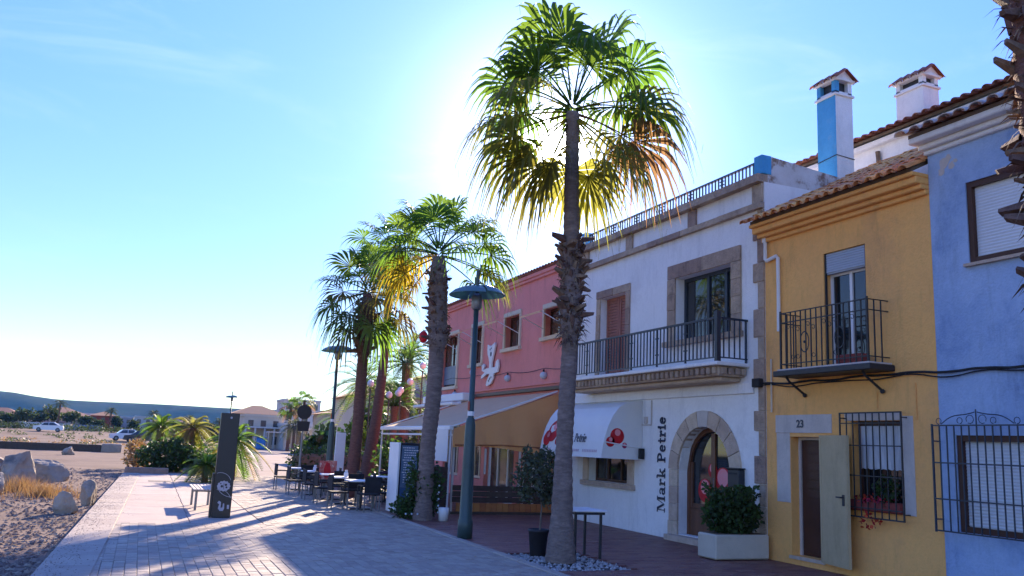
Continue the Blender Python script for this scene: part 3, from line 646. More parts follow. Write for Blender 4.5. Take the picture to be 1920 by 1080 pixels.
# arched doorway: voussoirs and jamb stones
n = 9
for k in range(n):
    b = B(); a0, a1 = math.pi * k / n + .008, math.pi * (k + 1) / n - .008; pts = []
    for t in (a0, (a0 + a1) / 2, a1): pts.append((ARCH_C + 1.13 * math.cos(t), ARCH_S + 1.13 * math.sin(t)))
    for t in (a1, (a0 + a1) / 2, a0): pts.append((ARCH_C + ARCH_R * math.cos(t), ARCH_S + ARCH_R * math.sin(t)))
    pr = .045 + rs.uniform(0, .008)
    b.prism(pts, lambda u, v, w: (FX - pr + w, u, v), pr + .14); part('voussoir', b, M['stone_pale'] if k != n // 2 else M['pale_grey'], wh)
for side in (-1, 1):
    z = 0.0; k = 0
    for hq in (.36, .33, .33, .32):
        ya, yb = ARCH_C + side * ARCH_R, ARCH_C + side * (1.13 + (.03 if k == 0 else 0)); block(wh, PALE_ME, FX - .045, FX + .14, min(ya, yb), max(ya, yb), z, z + hq, 'jamb_stone'); z += hq; k += 1
block(wh, PALE_ME, FX - .22, FX + .28, ARCH_C - 1.10, ARCH_C + 1.02, 0, .115, 'doorstep')
# the arched wooden door: frame, two leaves with glass, printed balls on the glass
b = B(); X = FX + .19; f_yz = lambda u, v, w: (X + w, u, v)
b.ring(f_yz, ARCH_C, ARCH_S, .828, .74, 0, math.pi, .08, 16)
for s_ in (-1, 1): b.prism([(ARCH_C + s_ * .74, .125), (ARCH_C + s_ * .828, .125), (ARCH_C + s_ * .828, ARCH_S), (ARCH_C + s_ * .74, ARCH_S)], f_yz, .08)
for (a, c, d0, d1) in ((-.74, .74, .125, .62), (-.06, .06, .63, 2.05), (-.74, -.66, .63, 1.5), (.66, .74, .63, 1.5), (-.65, -.07, .63, .72), (.07, .65, .63, .72)):
    b.prism([(ARCH_C + a, d0), (ARCH_C + c, d0), (ARCH_C + c, d1), (ARCH_C + a, d1)], lambda u, v, w: (X + .012 + w, u, v), .05)
for s_ in (-1, 1):
    for zz in (.2, ):
        b.prism([(ARCH_C + s_ * .1, zz), (ARCH_C + s_ * .62, zz), (ARCH_C + s_ * .62, .56), (ARCH_C + s_ * .1, .56)], lambda u, v, w: (X - .004 + w, u, v), .012)
dr = part('arched_door', b, M['wood_brown'], wh)
b = B(); pts = [(ARCH_C + .74 * math.cos(math.pi * k / 16), ARCH_S + .74 * math.sin(math.pi * k / 16)) for k in range(17)] + [(ARCH_C - .74, .63), (ARCH_C + .74, .63)]
b.prism(pts, lambda u, v, w: (X + .045 + w, u, v), .01); part('pane', b, M['glass'], dr)
def disc(b, fn, cu, cv, r, d, n=20, a0=0, a1=2 * math.pi):
    b.prism([(cu + r * math.cos(a0 + (a1 - a0) * k / n), cv + r * math.sin(a0 + (a1 - a0) * k / n)) for k in range(n if a1 - a0 > 6 else n + 1)], fn, d)
for (cy, cz, r) in ((14.08, .98, .22), (13.52, 1.16, .27), (13.84, 1.36, .14)):
    b = B(); b.k = 0; disc(b, lambda u, v, w: (X + .040 - w, u, v), cy, cz, r, .002)
    b.k = 1; disc(b, lambda u, v, w: (X + .0375 - w, u, v), cy, cz + r * .3, r * .62, .002)
    part('printed_ball', b, [M['print_red'], M['print_pink']], dr)
b = B(); b.tube([(X - .03, 13.70, 1.02), (X - .05, 13.70, 1.02), (X - .05, 13.70, 1.22), (X - .03, 13.70, 1.22)], .009); part('handle', b, M['grey_metal'], dr)
# conduit on the wall
b = B(); b.box(FX - .022, FX - .002, 15.62, 15.645, 2.2, 2.72); b.box(FX - .022, FX - .002, 15.645, 16.0, 2.2, 2.222); b.cbox(FX - .05, FX - .002, 15.78, 15.88, 2.24, 2.38, .005); part('conduit', b, M['pale_grey'], wh)
b = B(); b.cbox(FX - .14, FX - .04, 12.03, 12.22, 2.83, 2.98, .01); part('junction_box', b, M['cable'], wh)

# chimney on the white house: bright blue street side, white flank, tiled cap
def chimney(parent, xa, xb, ya, yb, z0, z1, zc, m_front, m_side, m_cap, name='chimney'):
    b = B(); b.k = 0; b.face((xa, ya, z0), (xa, ya, z1), (xa, yb, z1), (xa, yb, z0)); b.k = 1
    b.face((xa, ya, z0), (xb, ya, z0), (xb, ya, z1), (xa, ya, z1)); b.face((xb, ya, z0), (xb, yb, z0), (xb, yb, z1), (xb, ya, z1)); b.face((xb, yb, z0), (xa, yb, z0), (xa, yb, z1), (xb, yb, z1))
    c = part(name, b, [m_front, m_side], parent)
    w = .035
    b = B(); b.cbox(xa - w, xb + w, ya - w, yb + w, z1, z1 + .05, .008); part('chimney_collar', b, m_side, c)
    h0, h1 = z1 + .05, zc - .26; b = B(); e = .003
    for (p, q, r_, s_, k_) in ((xa + e, xa + .10, ya + e, ya + .10, 0), (xb - .10, xb - e, ya + e, ya + .10, 1), (xa + e, xa + .10, yb - .10, yb - e, 0), (xb - .1, xb - e, yb - .1, yb - e, 1)):
        b.k = k_; b.box(p, q, r_, s_, h0, h1)
    b.k = 1; b.box(xa + e, xb - e, ya + e, yb - e, h0, h0 + .045)
    part('vent_posts', b, [m_front, m_side], c)
    b = B(); b.box(xa + .09, xb - .09, ya + .09, yb - .09, h0 + .046, h1); part('flue', b, M['iron'], c)
    b = B(); b.cbox(xa - .05, xb + .05, ya - .05, yb + .05, h1, h1 + .05, .008); xm = (xa + xb) / 2
    b.prism([(xa - .02, h1 + .05), (xb + .02, h1 + .05), (xm, zc - .03)], lambda u, v, w_: (u, ya - .02 + w_, v), yb - ya + .04); part('chimney_cap', b, m_side, c)
    nt_ = max(3, int((yb - ya + .14) / .14))
    tb_ = B()
    L_ = math.hypot((xb - xa) / 2 + .07, zc - h1 - .04)
    for i in range(6):
        a0, a1 = math.pi * i / 6, math.pi * (i + 1) / 6
        tb_.face((0, .065 * math.cos(a0), .05 * math.sin(a0)), (L_, .075 * math.cos(a0), .055 * math.sin(a0)), (L_, .075 * math.cos(a1), .055 * math.sin(a1)), (0, .065 * math.cos(a1), .05 * math.sin(a1)))
    me = mesh('cap_tile', tb_, m_cap); ang = math.atan2(zc - h1 - .04, (xb - xa) / 2 + .07)
    for i in range(nt_):
        yy = ya - .04 + (yb - ya + .08) * i / (nt_ - 1)
        inst('cap_tile', me, c, (xm, yy, zc - .045), (0, ang, R(180))); inst('cap_tile', me, c, (xm, yy, zc - .045), (0, ang, 0))
    return c
ch = chimney(wh, 11.58, 12.0, 12.12, 12.62, 6.3, 8.57, 9.14, M['blue_paint'], M['white_wall'], M['tile_red'])
b = B(); b.tube([(11.57, 12.63, 7.32), (11.57, 12.11, 7.36), (12.01, 12.11, 7.33)], .008, 5); part('cable_loop', b, M['cable'], ch)

# ---- roof tile helper
def barrel(m, L_=.42, r=.085):
    b = B(); n = 6
    for i in range(n):
        a0, a1 = math.pi * i / n, math.pi * (i + 1) / n; P = lambda t, x_, q: (x_, q * math.cos(t), q * .75 * math.sin(t))
        b.face(P(a0, 0, r), P(a1, 0, r), P(a1, L_, r * .82), P(a0, L_, r * .82))
        b.face(P(a0, 0, r - .014), P(a0, L_, r * .82 - .014), P(a1, L_, r * .82 - .014), P(a1, 0, r - .014))
        b.face(P(a0, 0, r), P(a0, 0, r - .014), P(a1, 0, r - .014), P(a1, 0, r))
    return mesh('roof_tile', b, m)
def tiled_roof(parent, x_eave, z_eave, y0, y1, slope, rows, me, m_pan, pitch=.205, flag=True):
    """barrel tiles laid up a slope rising away from the street (+X), pans below them as one part"""
    roof = B(); Lr = rows * .34; dx, dz = Lr * math.cos(slope), Lr * math.sin(slope)
    roof.box(0, 0, 0, 0, 0, 0); roof = B()
    f_ = x_eave + .13; g_ = z_eave + .13 * math.tan(slope)
    A = lambda y, l: (f_, y, g_ + l)
    C = lambda y, l: (x_eave + dx, y, z_eave + dz + l)
    roof.face(A(y0, -.03), C(y0, -.03), C(y1, -.03), A(y1, -.03)); roof.face(A(y0, -.09), A(y1, -.09), C(y1, -.09), C(y0, -.09))
    roof.face(A(y0, -.09), A(y0, -.03), A(y1, -.03), A(y1, -.09)); roof.face(A(y0, -.09), C(y0, -.09), C(y0, -.03), A(y0, -.03))
    rf = part('roof', roof, M['mortar'], parent)
    n = int((y1 - y0) / pitch); q = (y1 - y0) / n
    for i in range(n + 1):
        for r_ in range(rows):
            s_ = r_ * .34 - .03
            inst('roof_tile', me, rf, (x_eave + s_ * math.cos(slope), y0 + i * q + rs.uniform(-.008, .008), z_eave + s_ * math.sin(slope) + rs.uniform(-.006, .006)),
                 (0, -slope + R(2), rs.uniform(-.03, .03)), (1, rs.uniform(.94, 1.06), rs.uniform(.92, 1.1)))
    pans = B()
    for i in range(n):
        yc = y0 + (i + .5) * q
        for r_ in range(rows):
            s0 = r_ * .34 - .06; s1 = s0 + .4
            for t in range(4):
                a0, a1 = math.pi + math.pi * t / 4, math.pi + math.pi * (t + 1) / 4; P = lambda a, s_, l: (x_eave + s_ * math.cos(slope), yc + .075 * math.cos(a), z_eave + .03 + s_ * math.sin(slope) + .05 * math.sin(a) + l)
                pans.face(P(a0, s0, .012), P(a1, s0, .012), P(a1, s1, 0), P(a0, s1, 0))
    part('pan_tiles', pans, m_pan, rf, kind='stuff')
    return rf

# ---- yellow house
yh = thing('yellow_house', 'narrow yellow house with a small iron balcony and number 23 over its door', 'house', (FX, 10.25, 0))
Y0, Y1 = 8.5, 11.997
DR = (10.68, 11.41, .14, 2.0); FD = (9.70, 10.58, 3.12, 4.9); GW = (9.12, 10.08, .95, 2.24)
b = B(); facade(b, FX, Y0, Y1, 0, 5.5, [DR + (0,), FD + (0,), GW + (0,)], .26); shell(b, FX, 15.5, Y0, Y1, 5.5, 5.5)
part('wall', b, M['yellow_wall'], yh)
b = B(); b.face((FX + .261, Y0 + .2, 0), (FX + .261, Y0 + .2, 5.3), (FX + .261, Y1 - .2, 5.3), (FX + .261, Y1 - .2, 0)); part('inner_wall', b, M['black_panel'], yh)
b = B()
for x_, za, zb in ((FX - .07, 5.36, 5.43), (FX - .15, 5.432, 5.50), (FX - .24, 5.502, 5.60), (FX - .30, 5.602, 5.66)): b.cbox(x_, FX + .05, Y0 + .002, Y1 + .25 * (FX - x_), za, zb, .012)
part('cornice', b, M['yellow_wall'], yh)
t_must = barrel(M['tile_mustard'])
tiled_roof(yh, 9.40, 5.70, 8.58, 12.1, R(27), 11, t_must, M['tile_mustard'])
# door: painted surround, recessed brown leaf, grooves, long handle
b = B(); b.cbox(FX - .012, FX + .02, 10.47, 11.76, 2.06, 2.35, .004); b.cbox(FX - .010, FX + .02, 11.42, 11.74, .95, 2.057, .004); part('door_lintel', b, M['pale_grey'], yh)
b = B(); b.box(FX + .16, FX + .24, DR[0], DR[0] + .03, .14, 2.0); b.box(FX + .16, FX + .24, DR[1] - .05, DR[1], .14, 2.0); b.box(FX + .162, FX + .238, DR[0] + .03, DR[1] - .05, 1.955, 2.0); part('door_frame', b, M['pale_grey'], yh)
b = B(); b.cbox(FX + .185, FX + .225, DR[0] + .03, DR[1] - .05, .145, 1.95, .004)
for q in range(6): b.cbox(FX + .176, FX + .19, DR[0] + .06, DR[1] - .2, 1.05 + q * .14, 1.16 + q * .14, .006)
dr = part('door', b, M['dark_door'], yh)
b = B(); b.box(FX + .13, FX + .15, DR[0] + .06, DR[0] + .085, .85, 1.25); b.box(FX + .15, FX + .186, DR[0] + .065, DR[0] + .08, .9, .92); b.box(FX + .15, FX + .186, DR[0] + .065, DR[0] + .08, 1.18, 1.2); part('handle', b, M['slat_white'], dr)
block(yh, PALE_ME, FX - .02, FX + .26, DR[0] - .02, DR[1] + .06, .08, .139, 'doorstep')
# open security shutter
b = B(); hx, hy = FX - .03, 10.67; ex, ey = FX - .20, 9.925
d = Vector((ex - hx, ey - hy, 0)).normalized(); nrm = Vector((d.y, -d.x, 0)); 
vs = [Vector((hx, hy, 0)), Vector((ex, ey, 0)), Vector((ex, ey, 0)) - nrm * -.045, Vector((hx, hy, 0)) - nrm * -.045]
if vs[2].x > vs[1].x: vs[2], vs[3] = vs[1] - nrm * .045, vs[0] - nrm * .045
b.add([(v.x, v.y, .12) for v in vs] + [(v.x, v.y, 2.02) for v in vs], [(0, 1, 2, 3), (7, 6, 5, 4), (0, 4, 5, 1), (1, 5, 6, 2), (2, 6, 7, 3), (3, 7, 4, 0)])
shut = part('door_shutter', b, M['cream_metal'], yh, label='cream metal door shutter swung open against the wall')
o2 = Vector((-abs(nrm.x), -nrm.y if nrm.x > 0 else nrm.y, 0)); fa = (vs[3] if vs[3].x < vs[0].x else vs[0]); b = B()
for (u0, u1, z0_, z1_) in ((.02, .74, 1.97, 2.005), (.02, .74, .14, .175), (.02, .055, .176, 1.969), (.705, .74, .176, 1.969)):
    p0, p1 = fa + d * u0, fa + d * u1; b.add([((p0 if i in (0, 3) else p1) + o2 * w).to_2d().to_tuple() + (z0_ if i < 2 else z1_,) for w in (-.004, .005) for i in range(4)], [(0, 1, 2, 3), (7, 6, 5, 4), (0, 4, 5, 1), (1, 5, 6, 2), (2, 6, 7, 3), (3, 7, 4, 0)])
part('edge_frame', b, M['cream_metal'], shut)
for z_ in (.45, 1.1, 1.75): b = B(); b.lathe([(.016, 0), (.016, .10)], (hx - .012, hy + .012, z_), 8); part('hinge', b, M['grey_metal'], shut)
c_ = (vs[2] if vs[2].x < vs[1].x else vs[1]); q = c_ - d * .10; o_ = Vector((-abs(nrm.x), -nrm.y if nrm.x > 0 else nrm.y, 0))
b = B(); b.tube([(q.x, q.y, 1.12), (q.x + o_.x * .05, q.y + o_.y * .05, 1.12), (q.x + o_.x * .05 - d.x * .12, q.y + o_.y * .05 - d.y * .12, 1.12)], .012); b.cbox(q.x - .014, q.x + .008, q.y - .025, q.y + .025, 1.0, 1.16, .004); part('handle', b, M['iron'], shut)
# grille window
b = B(); b.cbox(FX - .010, FX + .02, 8.93, 9.115, .95, 2.30, .004); b.cbox(FX - .012, FX + .02, 9.118, 10.2, 2.243, 2.36, .004); part('window_surround', b, M['pale_grey'], yh)
b = B(); frame(b, FX + .14, GW[0], GW[1], GW[2], GW[3], .06, .06, (9.6,)); win = part('window', b, M['dark_door'], yh)
part('pane', pane(FX + .17, GW[0] + .06, GW[1] - .06, GW[2] + .06, GW[3] - .06), M['glass'], win)
b = B()
for i in range(24):
    ya = GW[0] + .06 + i * .035; xo = FX + .115 + .012 * math.sin(i * 1.9); xo2 = FX + .115 + .012 * math.sin((i + 1) * 1.9)
    b.face((xo, ya, 1.55 + .01 * math.sin(i * 2.3)), (xo, ya, 2.17), (xo2, ya + .035, 2.17), (xo2, ya + .035, 1.55 + .01 * math.sin((i + 1) * 2.3)))
part('curtain', b, M['lace'], win)
gx = FX - .13
gr = B(); gr.box(gx, gx + .02, 9.02, 9.04, .86, 2.36); gr.box(gx, gx + .02, 10.17, 10.19, .86, 2.36); gr.box(gx + .001, gx + .019, 9.04, 10.17, .86, .88); gr.box(gx + .001, gx + .019, 9.04, 10.17, 2.34, 2.36)
for yy in (9.02, 10.17):
    for zz in (.95, 2.27): gr.box(gx + .02, FX - .001, yy + .002, yy + .018, zz, zz + .016)
grl = part('window_grille', gr, M['iron'], yh)
gb = B(); gb.box(-.007, .007, -.007, .007, .88, 2.34); gb_me = mesh('grille_bar', gb, M['iron'])
for i in range(8): inst('grille_bar', gb_me, grl, (gx + .01, 9.165 + i * .126, 0))
gb = B(); gb.box(-.005, .005, 9.041, 10.169, -.008, .008); gb2 = mesh('grille_rail', gb, M['iron'])
for zz in (1.0, 1.45, 1.88, 2.2): inst('grille_rail', gb2, grl, (gx - .004, 0, zz))
# French door with roller blind and balcony
b = B(); b.cbox(FX + .05, FX + .12, FD[0], FD[1], 4.56, 4.9, .004)
part('blind_box', b, M['slat_blue'], yh)
sl = B(); sl.cbox(-.012, .012, FD[0] + .004, FD[1] - .004, -.018, .018, .005); sl_me = mesh('blind_slat', sl, M['slat_blue'])
fdw = B(); frame(fdw, FX + .14, FD[0], FD[1], FD[2], 4.58, .05, .06, (10.14,)); win = part('french_door', fdw, M['white_paint'], yh)
for i in range(8): inst('blind_slat', sl_me, win, (FX + .045, 0, 4.60 + i * .039))
for a, c in ((9.75, 10.115), (10.165, 10.53)): part('pane', pane(FX + .165, a, c, 3.18, 4.53), M['glass'], win)
b = B(); b.box(FX + .02, FX + .05, FD[0], FD[0] + .03, 3.12, 4.9); b.box(FX + .02, FX + .05, FD[1] - .03, FD[1], 3.12, 4.9); part('blind_rail', b, M['iron'], win)
QX, QY0, QY1 = 9.37, 9.3, 11.14
b = B(); b.cbox(QX - .09, FX - .002, QY0 - .1, QY1 + .1, 2.93, 3.02, .012); qb = part('balcony', b, M['iron'], yh)
b = B(); b.cbox(QX - .04, FX - .003, QY0 - .05, QY1 + .05, 3.022, 3.05, .006); part('balcony_floor', b, M['pale_grey'], qb)
b = B()
for zz in (3.955, 3.80, 3.13): 
    b.box(QX - .010, QX + .010, QY0 - .01, QY1 + .01, zz - .008, zz + .008)
    for yy in (QY0, QY1): b.box(QX + .01, FX - .002, yy - .009, yy + .009, zz - .007, zz + .007)
for yy in (QY0, QY1):
    b.box(QX - .014, QX + .014, yy - .014, yy + .014, 3.051, 3.99)
part('balcony_rail', b, M['iron'], qb)
qb_b = B(); qb_b.box(-.008, .008, -.008, .008, 3.051, 3.946); qme = mesh('baluster', qb_b, M['iron'])
yy = QY0 + .115; k = 0
while yy < QY1 - .04: inst('baluster', qme, qb, (QX, yy, 0)); yy += .1145
for xx in (QX + .13, QX + .26): 
    for yy in (QY0, QY1): inst('baluster', qme, qb, (xx, yy, 0))
sc = B()
for t in range(16):
    a0 = t * .42; r0 = .05 - t * .0022
    if t: sc.beam(pp, (0, r0 * math.cos(a0), r0 * math.sin(a0)), .007, .007, (1, 0, 0))
    pp = (0, r0 * math.cos(a0), r0 * math.sin(a0))
sc_me = mesh('scroll', sc, M['iron'])
for yy in [QY0 + .06 + i * .115 for i in range(16)]:
    if int((yy - QY0) * 10) % 4 != 1: inst('scroll', sc_me, qb, (QX, yy, 3.72 if int(yy * 9) % 3 else 3.66)); 
    if int(yy * 7) % 3 == 0: inst('scroll', sc_me, qb, (QX, yy, 3.24), (R(160), 0, 0))
for yy in (QY0 + .55, QY1 - .55):
    b = B(); b.ring(lambda u, v, w: (QX - .004 + w, u, v), yy, 3.45, .10, .088, 0, 2 * math.pi, .008, 16, 1.7, .15); b.sphere((QX, yy, 3.45), .022, 6, 5); part('oval_ornament', b, M['iron'], qb)
for yy in (9.42, 11.02):
    b = B(); b.tube([(QX + .0, yy, 2.925), (QX + .05, yy, 2.86), (FX - .03, yy, 2.66)], .02, 6); b.sphere((FX - .035, yy, 2.655), .035, 8, 6); part('bracket', b, M['iron'], qb)
# white downpipe
b = B(); b.tube([(FX - .05, 11.93, 5.42), (FX - .05, 11.93, 5.05), (FX - .05, 11.9, 5.02), (FX - .05, 11.64, 5.06), (FX - .05, 11.60, 5.02), (FX - .05, 11.60, 3.75)], .033, 8)
b.box(FX - .085, FX - .002, 11.89, 11.97, 5.36, 5.46); part('downpipe', b, M['white_paint'], yh)
b = B(); b.tube([(FX - .03, 11.83, 2.4), (FX - .03, 11.83, 3.3)], .016, 6); part('short_pipe', b, M['cream_trim'], yh)
b = B(); b.tube([(FX - .012, 8.86, 2.25), (FX - .012, 8.86, 2.75)], .008, 5); b.tube([(FX - .012, 9.55, 2.4), (FX - .012, 9.55, 2.66)], .007, 5); part('thin_conduit', b, M['yellow_wall'], yh)

# ---- blue house
bh = thing('blue_house', 'blue limewashed house with white shuttered windows and a scrolled iron grille', 'house', (FX, 6, 0))
Y0, Y1 = 3.0, 8.497
UW = (6.6, 7.92, 4.27, 5.37); LW = (6.95, 8.26, .82, 2.04)
b = B(); facade(b, FX, Y0, Y1, 0, 6.06, [UW + (0,), LW + (0,)], .22); shell(b, FX, 15.5, Y0, Y1, 6.06)
part('wall', b, M['blue_wall'], bh)
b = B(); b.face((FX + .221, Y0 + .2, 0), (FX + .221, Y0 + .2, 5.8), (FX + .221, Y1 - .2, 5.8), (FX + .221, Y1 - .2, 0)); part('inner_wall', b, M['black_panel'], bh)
b = B()
for x_, za, zb in ((FX - .06, 5.92, 5.985), (FX - .13, 5.987, 6.06), (FX - .26, 6.062, 6.15)): b.cbox(x_, FX + .05, Y0, Y1 + .4 * (FX - x_), za, zb, .015)
part('cornice', b, M['white_wall'], bh)
t_pale = barrel(M['tile_pale'], r=.10)
tiled_roof(bh, 9.42, 6.20, 5.2, 8.62, R(20), 8, t_pale, M['tile_red'], .235)
tiles_red = barrel(M['tile_red'])
# peeled plaster patch, a real thin scar
b = B()
for (cy, cz, r) in ((8.22, 5.74, .09), (8.12, 5.68, .06), (8.28, 5.62, .07), (8.16, 5.80, .05), (8.05, 5.73, .035)):
    pts = [(cy + r * rs.uniform(.6, 1.2) * math.cos(t * .7), cz + r * rs.uniform(.6, 1.2) * math.sin(t * .7)) for t in range(9)]
    b.prism(pts, lambda u, v, w: (FX - w, u, v), .002 + .001 * rs.random())
part('peeled_patch', b, M['pale_grey'], bh)
for (q, nm) in ((UW, 'upper'), (LW, 'lower')):
    b = B(); frame(b, FX + .02, q[0], q[1], q[2], q[3], .075, .10); win = part('window', b, M['dark_door'], bh)
    b = B(); zz = q[2] + .078; p_ = .041
    while zz < q[3] - .09:
        b.prism([(0, zz), (-.006, zz + p_ * .5), (0, zz + p_ - .004)], lambda u, v, w: (FX + .085 + u, q[0] + .076 + w, v), q[1] - q[0] - .152); zz += p_
    b.box(FX + .0855, FX + .10, q[0] + .076, q[1] - .076, q[2] + .076, q[3] - .076)
    part('roller_shutter', b, M['slat_white'], win)
block(bh, PALE_ME, FX - .06, FX + .1, UW[0] - .05, UW[1] + .05, UW[2] - .05, UW[2] - .002, 'sill')
gx = FX - .15
b = B(); ga, gc = 7.16, 8.5
for yy in (ga, gc): b.box(gx, gx + .022, yy - .011, yy + .011, .80, 2.18)
for zz in (.82, 1.22, 1.68, 2.16): b.box(gx - .004, gx + .01, ga + .011, gc - .011, zz - .009, zz + .009)
for yy in (ga, gc):
    for zz in (.95, 1.95): b.box(gx + .02, FX - .001, yy - .008, yy + .008, zz, zz + .016)
grl = part('window_grille', b, M['navy_iron'], bh)
gb = B(); gb.box(-.007, .007, -.007, .007, .829, 2.151); gb_me = mesh('grille_bar', gb, M['navy_iron'])
for i in range(1, 12): inst('grille_bar', gb_me, grl, (gx + .013, ga + (gc - ga) * i / 12, 0))
b = B(); yc = (ga + gc) / 2
def arcp(cy, cz, r, a0, a1, n=9): return [(gx + .01, cy + r * math.cos(R(a0 + (a1 - a0) * k / n)), cz + r * math.sin(R(a0 + (a1 - a0) * k / n))) for k in range(n + 1)]
for s_ in (-1, 1):
    ref = lambda P: [(p[0], yc + s_ * (p[1] - yc), p[2]) for p in P]
    b.tube(ref([(gx + .01, yc + .52 - .5 * t, 2.18 + .15 * math.sin(t * math.pi * .5) + .02 * math.sin(t * 6)) for t in [k / 10 for k in range(11)]]), .007, 4)
    b.tube(ref(arcp(yc + .09, 2.235, .055, -30, 300)), .006, 4); b.tube(ref(arcp(yc + .24, 2.22, .04, -60, 270)), .006, 4); b.tube(ref(arcp(yc + .56, 2.215, .04, -90, 240)), .006, 4)
b.tube([(gx + .01, yc, 2.17), (gx + .01, yc, 2.36)], .009, 5); part('grille_crest', b, M['navy_iron'], grl)

# ---- white rear storey with its chimney behind the yellow and blue houses
rh_ = thing('rear_house', 'white upper storey with red tiled eave rising behind the yellow house', 'house', (13.2, 11.5, 0))
b = B(); facade(b, 13.2, 8.6, 15.6, 0, 8.1, [], 0); shell(b, 13.2, 18, 8.6, 15.6, 8.1); part('wall', b, M['white_wall'], rh_)
b = B(); b.cbox(13.08, 13.3, 8.6, 15.6, 7.98, 8.09, .015); part('cornice', b, M['white_wall'], rh_)
tiled_roof(rh_, 12.98, 8.19, 8.7, 15.6, R(16), 6, tiles_red, M['tile_red'], .21)
chimney(rh_, 13.32, 13.74, 11.62, 12.28, 8.0, 8.93, 9.42, M['white_wall'], M['white_wall'], M['tile_red'])
b = B(); b.tube([(13.15, 12.62, 7.62), (13.13, 12.62, 7.85)], .05, 6); part('wall_lamp', b, M['stub'], rh_)

# ---- red restaurant house
rdh = thing('red_house', 'red two-storey restaurant house with cream framed windows and a white cut-out emblem', 'house', (FX, 25.5, 0))
Y0, Y1 = 19.603, 31.6
RW = [(28.2, 29.95, 3.60, 5.42), (25.85, 26.75, 4.22, 5.45), (22.85, 23.9, 4.50, 5.45), (19.85, 21.1, 4.58, 5.36)]
GF = [(20.4, 22.6, .0, 2.55), (22.9, 25.2, .0, 2.55), (25.5, 26.9, .6, 2.4), (27.6, 29.2, .6, 2.4)]
b = B(); facade(b, FX + .01, Y0, Y1, 0, 6.42, [q + (0,) for q in RW + GF], .22); shell(b, FX + .01, 18, Y0, Y1, 6.42); part('wall', b, M['pink_wall'], rdh)
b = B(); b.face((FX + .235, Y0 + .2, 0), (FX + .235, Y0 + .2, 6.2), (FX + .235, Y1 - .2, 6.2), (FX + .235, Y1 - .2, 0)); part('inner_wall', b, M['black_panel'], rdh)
b = B(); b.cbox(FX - .10, FX + .1, Y0, Y1, 6.36, 6.47, .015); b.cbox(FX - .06, FX + .1, Y0, Y1, 6.28, 6.358, .01); part('cornice', b, M['pink_wall'], rdh)
eb = barrel(M['tile_red'], .3, .075)
yy = Y0 + .1
rf = thing('tmp', 'x', 'x'); bpy.data.objects.remove(rf)
b = B(); b.box(FX - .12, FX + .7, Y0 + .02, Y1, 6.472, 6.50); rf = part('roof_edge', b, M['tile_red'], rdh)
while yy < Y1: inst('roof_tile', eb, rf, (FX - .17, yy, 6.50), (0, R(-4), 0)); yy += .19
for q in RW:
    surround(rdh, TRIM_ME, q[0], q[1], q[2], q[3], .13, nl=1, nj=2, sill=.10)
    b = B(); frame(b, FX + .16, q[0], q[1], q[2], q[3], .06, .05, ((q[0] + q[1]) / 2,)); w_ = part('window', b, M['dark_door'], rdh)
    b = B(); b.box(FX + .185, FX + .197, q[0] + .06, q[1] - .06, q[2] + .06, q[3] - .06); part('pane', b, M['glass_warm'], w_)
    # small drop-arm awning over the window
    ya, yb, zt = q[0] - .02, q[1] + .02, q[3] - .02; xo, zo = FX - .72, zt - .26
    b = B(); b.add([(FX - .04, ya, zt), (FX - .04, yb, zt), (xo, yb, zo), (xo, ya, zo), (FX - .04, ya, zt + .012), (FX - .04, yb, zt + .012), (xo, yb, zo + .012), (xo, ya, zo + .012)], [(0, 1, 2, 3), (7, 6, 5, 4), (0, 4, 5, 1), (1, 5, 6, 2), (2, 6, 7, 3), (3, 7, 4, 0)])
    b.add([(xo - .004, ya, zo + .012), (xo - .004, yb, zo + .012), (xo - .004, yb, zo - .04), (xo - .004, ya, zo - .04), (xo - .012, ya, zo + .012), (xo - .012, yb, zo + .012), (xo - .012, yb, zo - .04), (xo - .012, ya, zo - .04)], [(0, 1, 2, 3), (7, 6, 5, 4), (0, 4, 5, 1), (1, 5, 6, 2), (2, 6, 7, 3), (3, 7, 4, 0)])
    aw = part('window_awning', b, M['canvas_cream'], rdh)
    for y_ in (ya + .03, yb - .03):
        b = B(); b.tube([(FX - .03, y_, zt - .55), (xo + .005, y_, zo)], .012, 5); part('awning_arm', b, M['white_paint'], aw)
b = B(); b.box(FX + .12, FX + .15, 28.26, 29.89, 3.7, 4.35); part('lower_shutter', b, M['board_blue'], rdh)
for q in GF:
    b = B(); frame(b, FX + .15, q[0], q[1], q[2] + .01, q[3], .08, .06, tuple(q[0] + (q[1] - q[0]) * k / 3 for k in (1, 2))); w_ = part('shop_window', b, M['white_paint'] if q[2] < .1 else M['cream_trim'], rdh)
    b = B(); b.box(FX + .18, FX + .192, q[0] + .08, q[1] - .08, q[2] + .09, q[3] - .08); part('pane', b, M['glass_warm'], w_)
b = B(); b.cbox(FX - .10, FX + .005, Y0, 27.6, 3.13, 3.23, .01); part('fascia_beam', b, M['dark_door'], rdh)
b = B(); b.cbox(FX - .04, FX + .005, Y0 + .02, Y1, 3.30, 3.36, .01); part('string_course', b, M['pink_wall'], rdh)
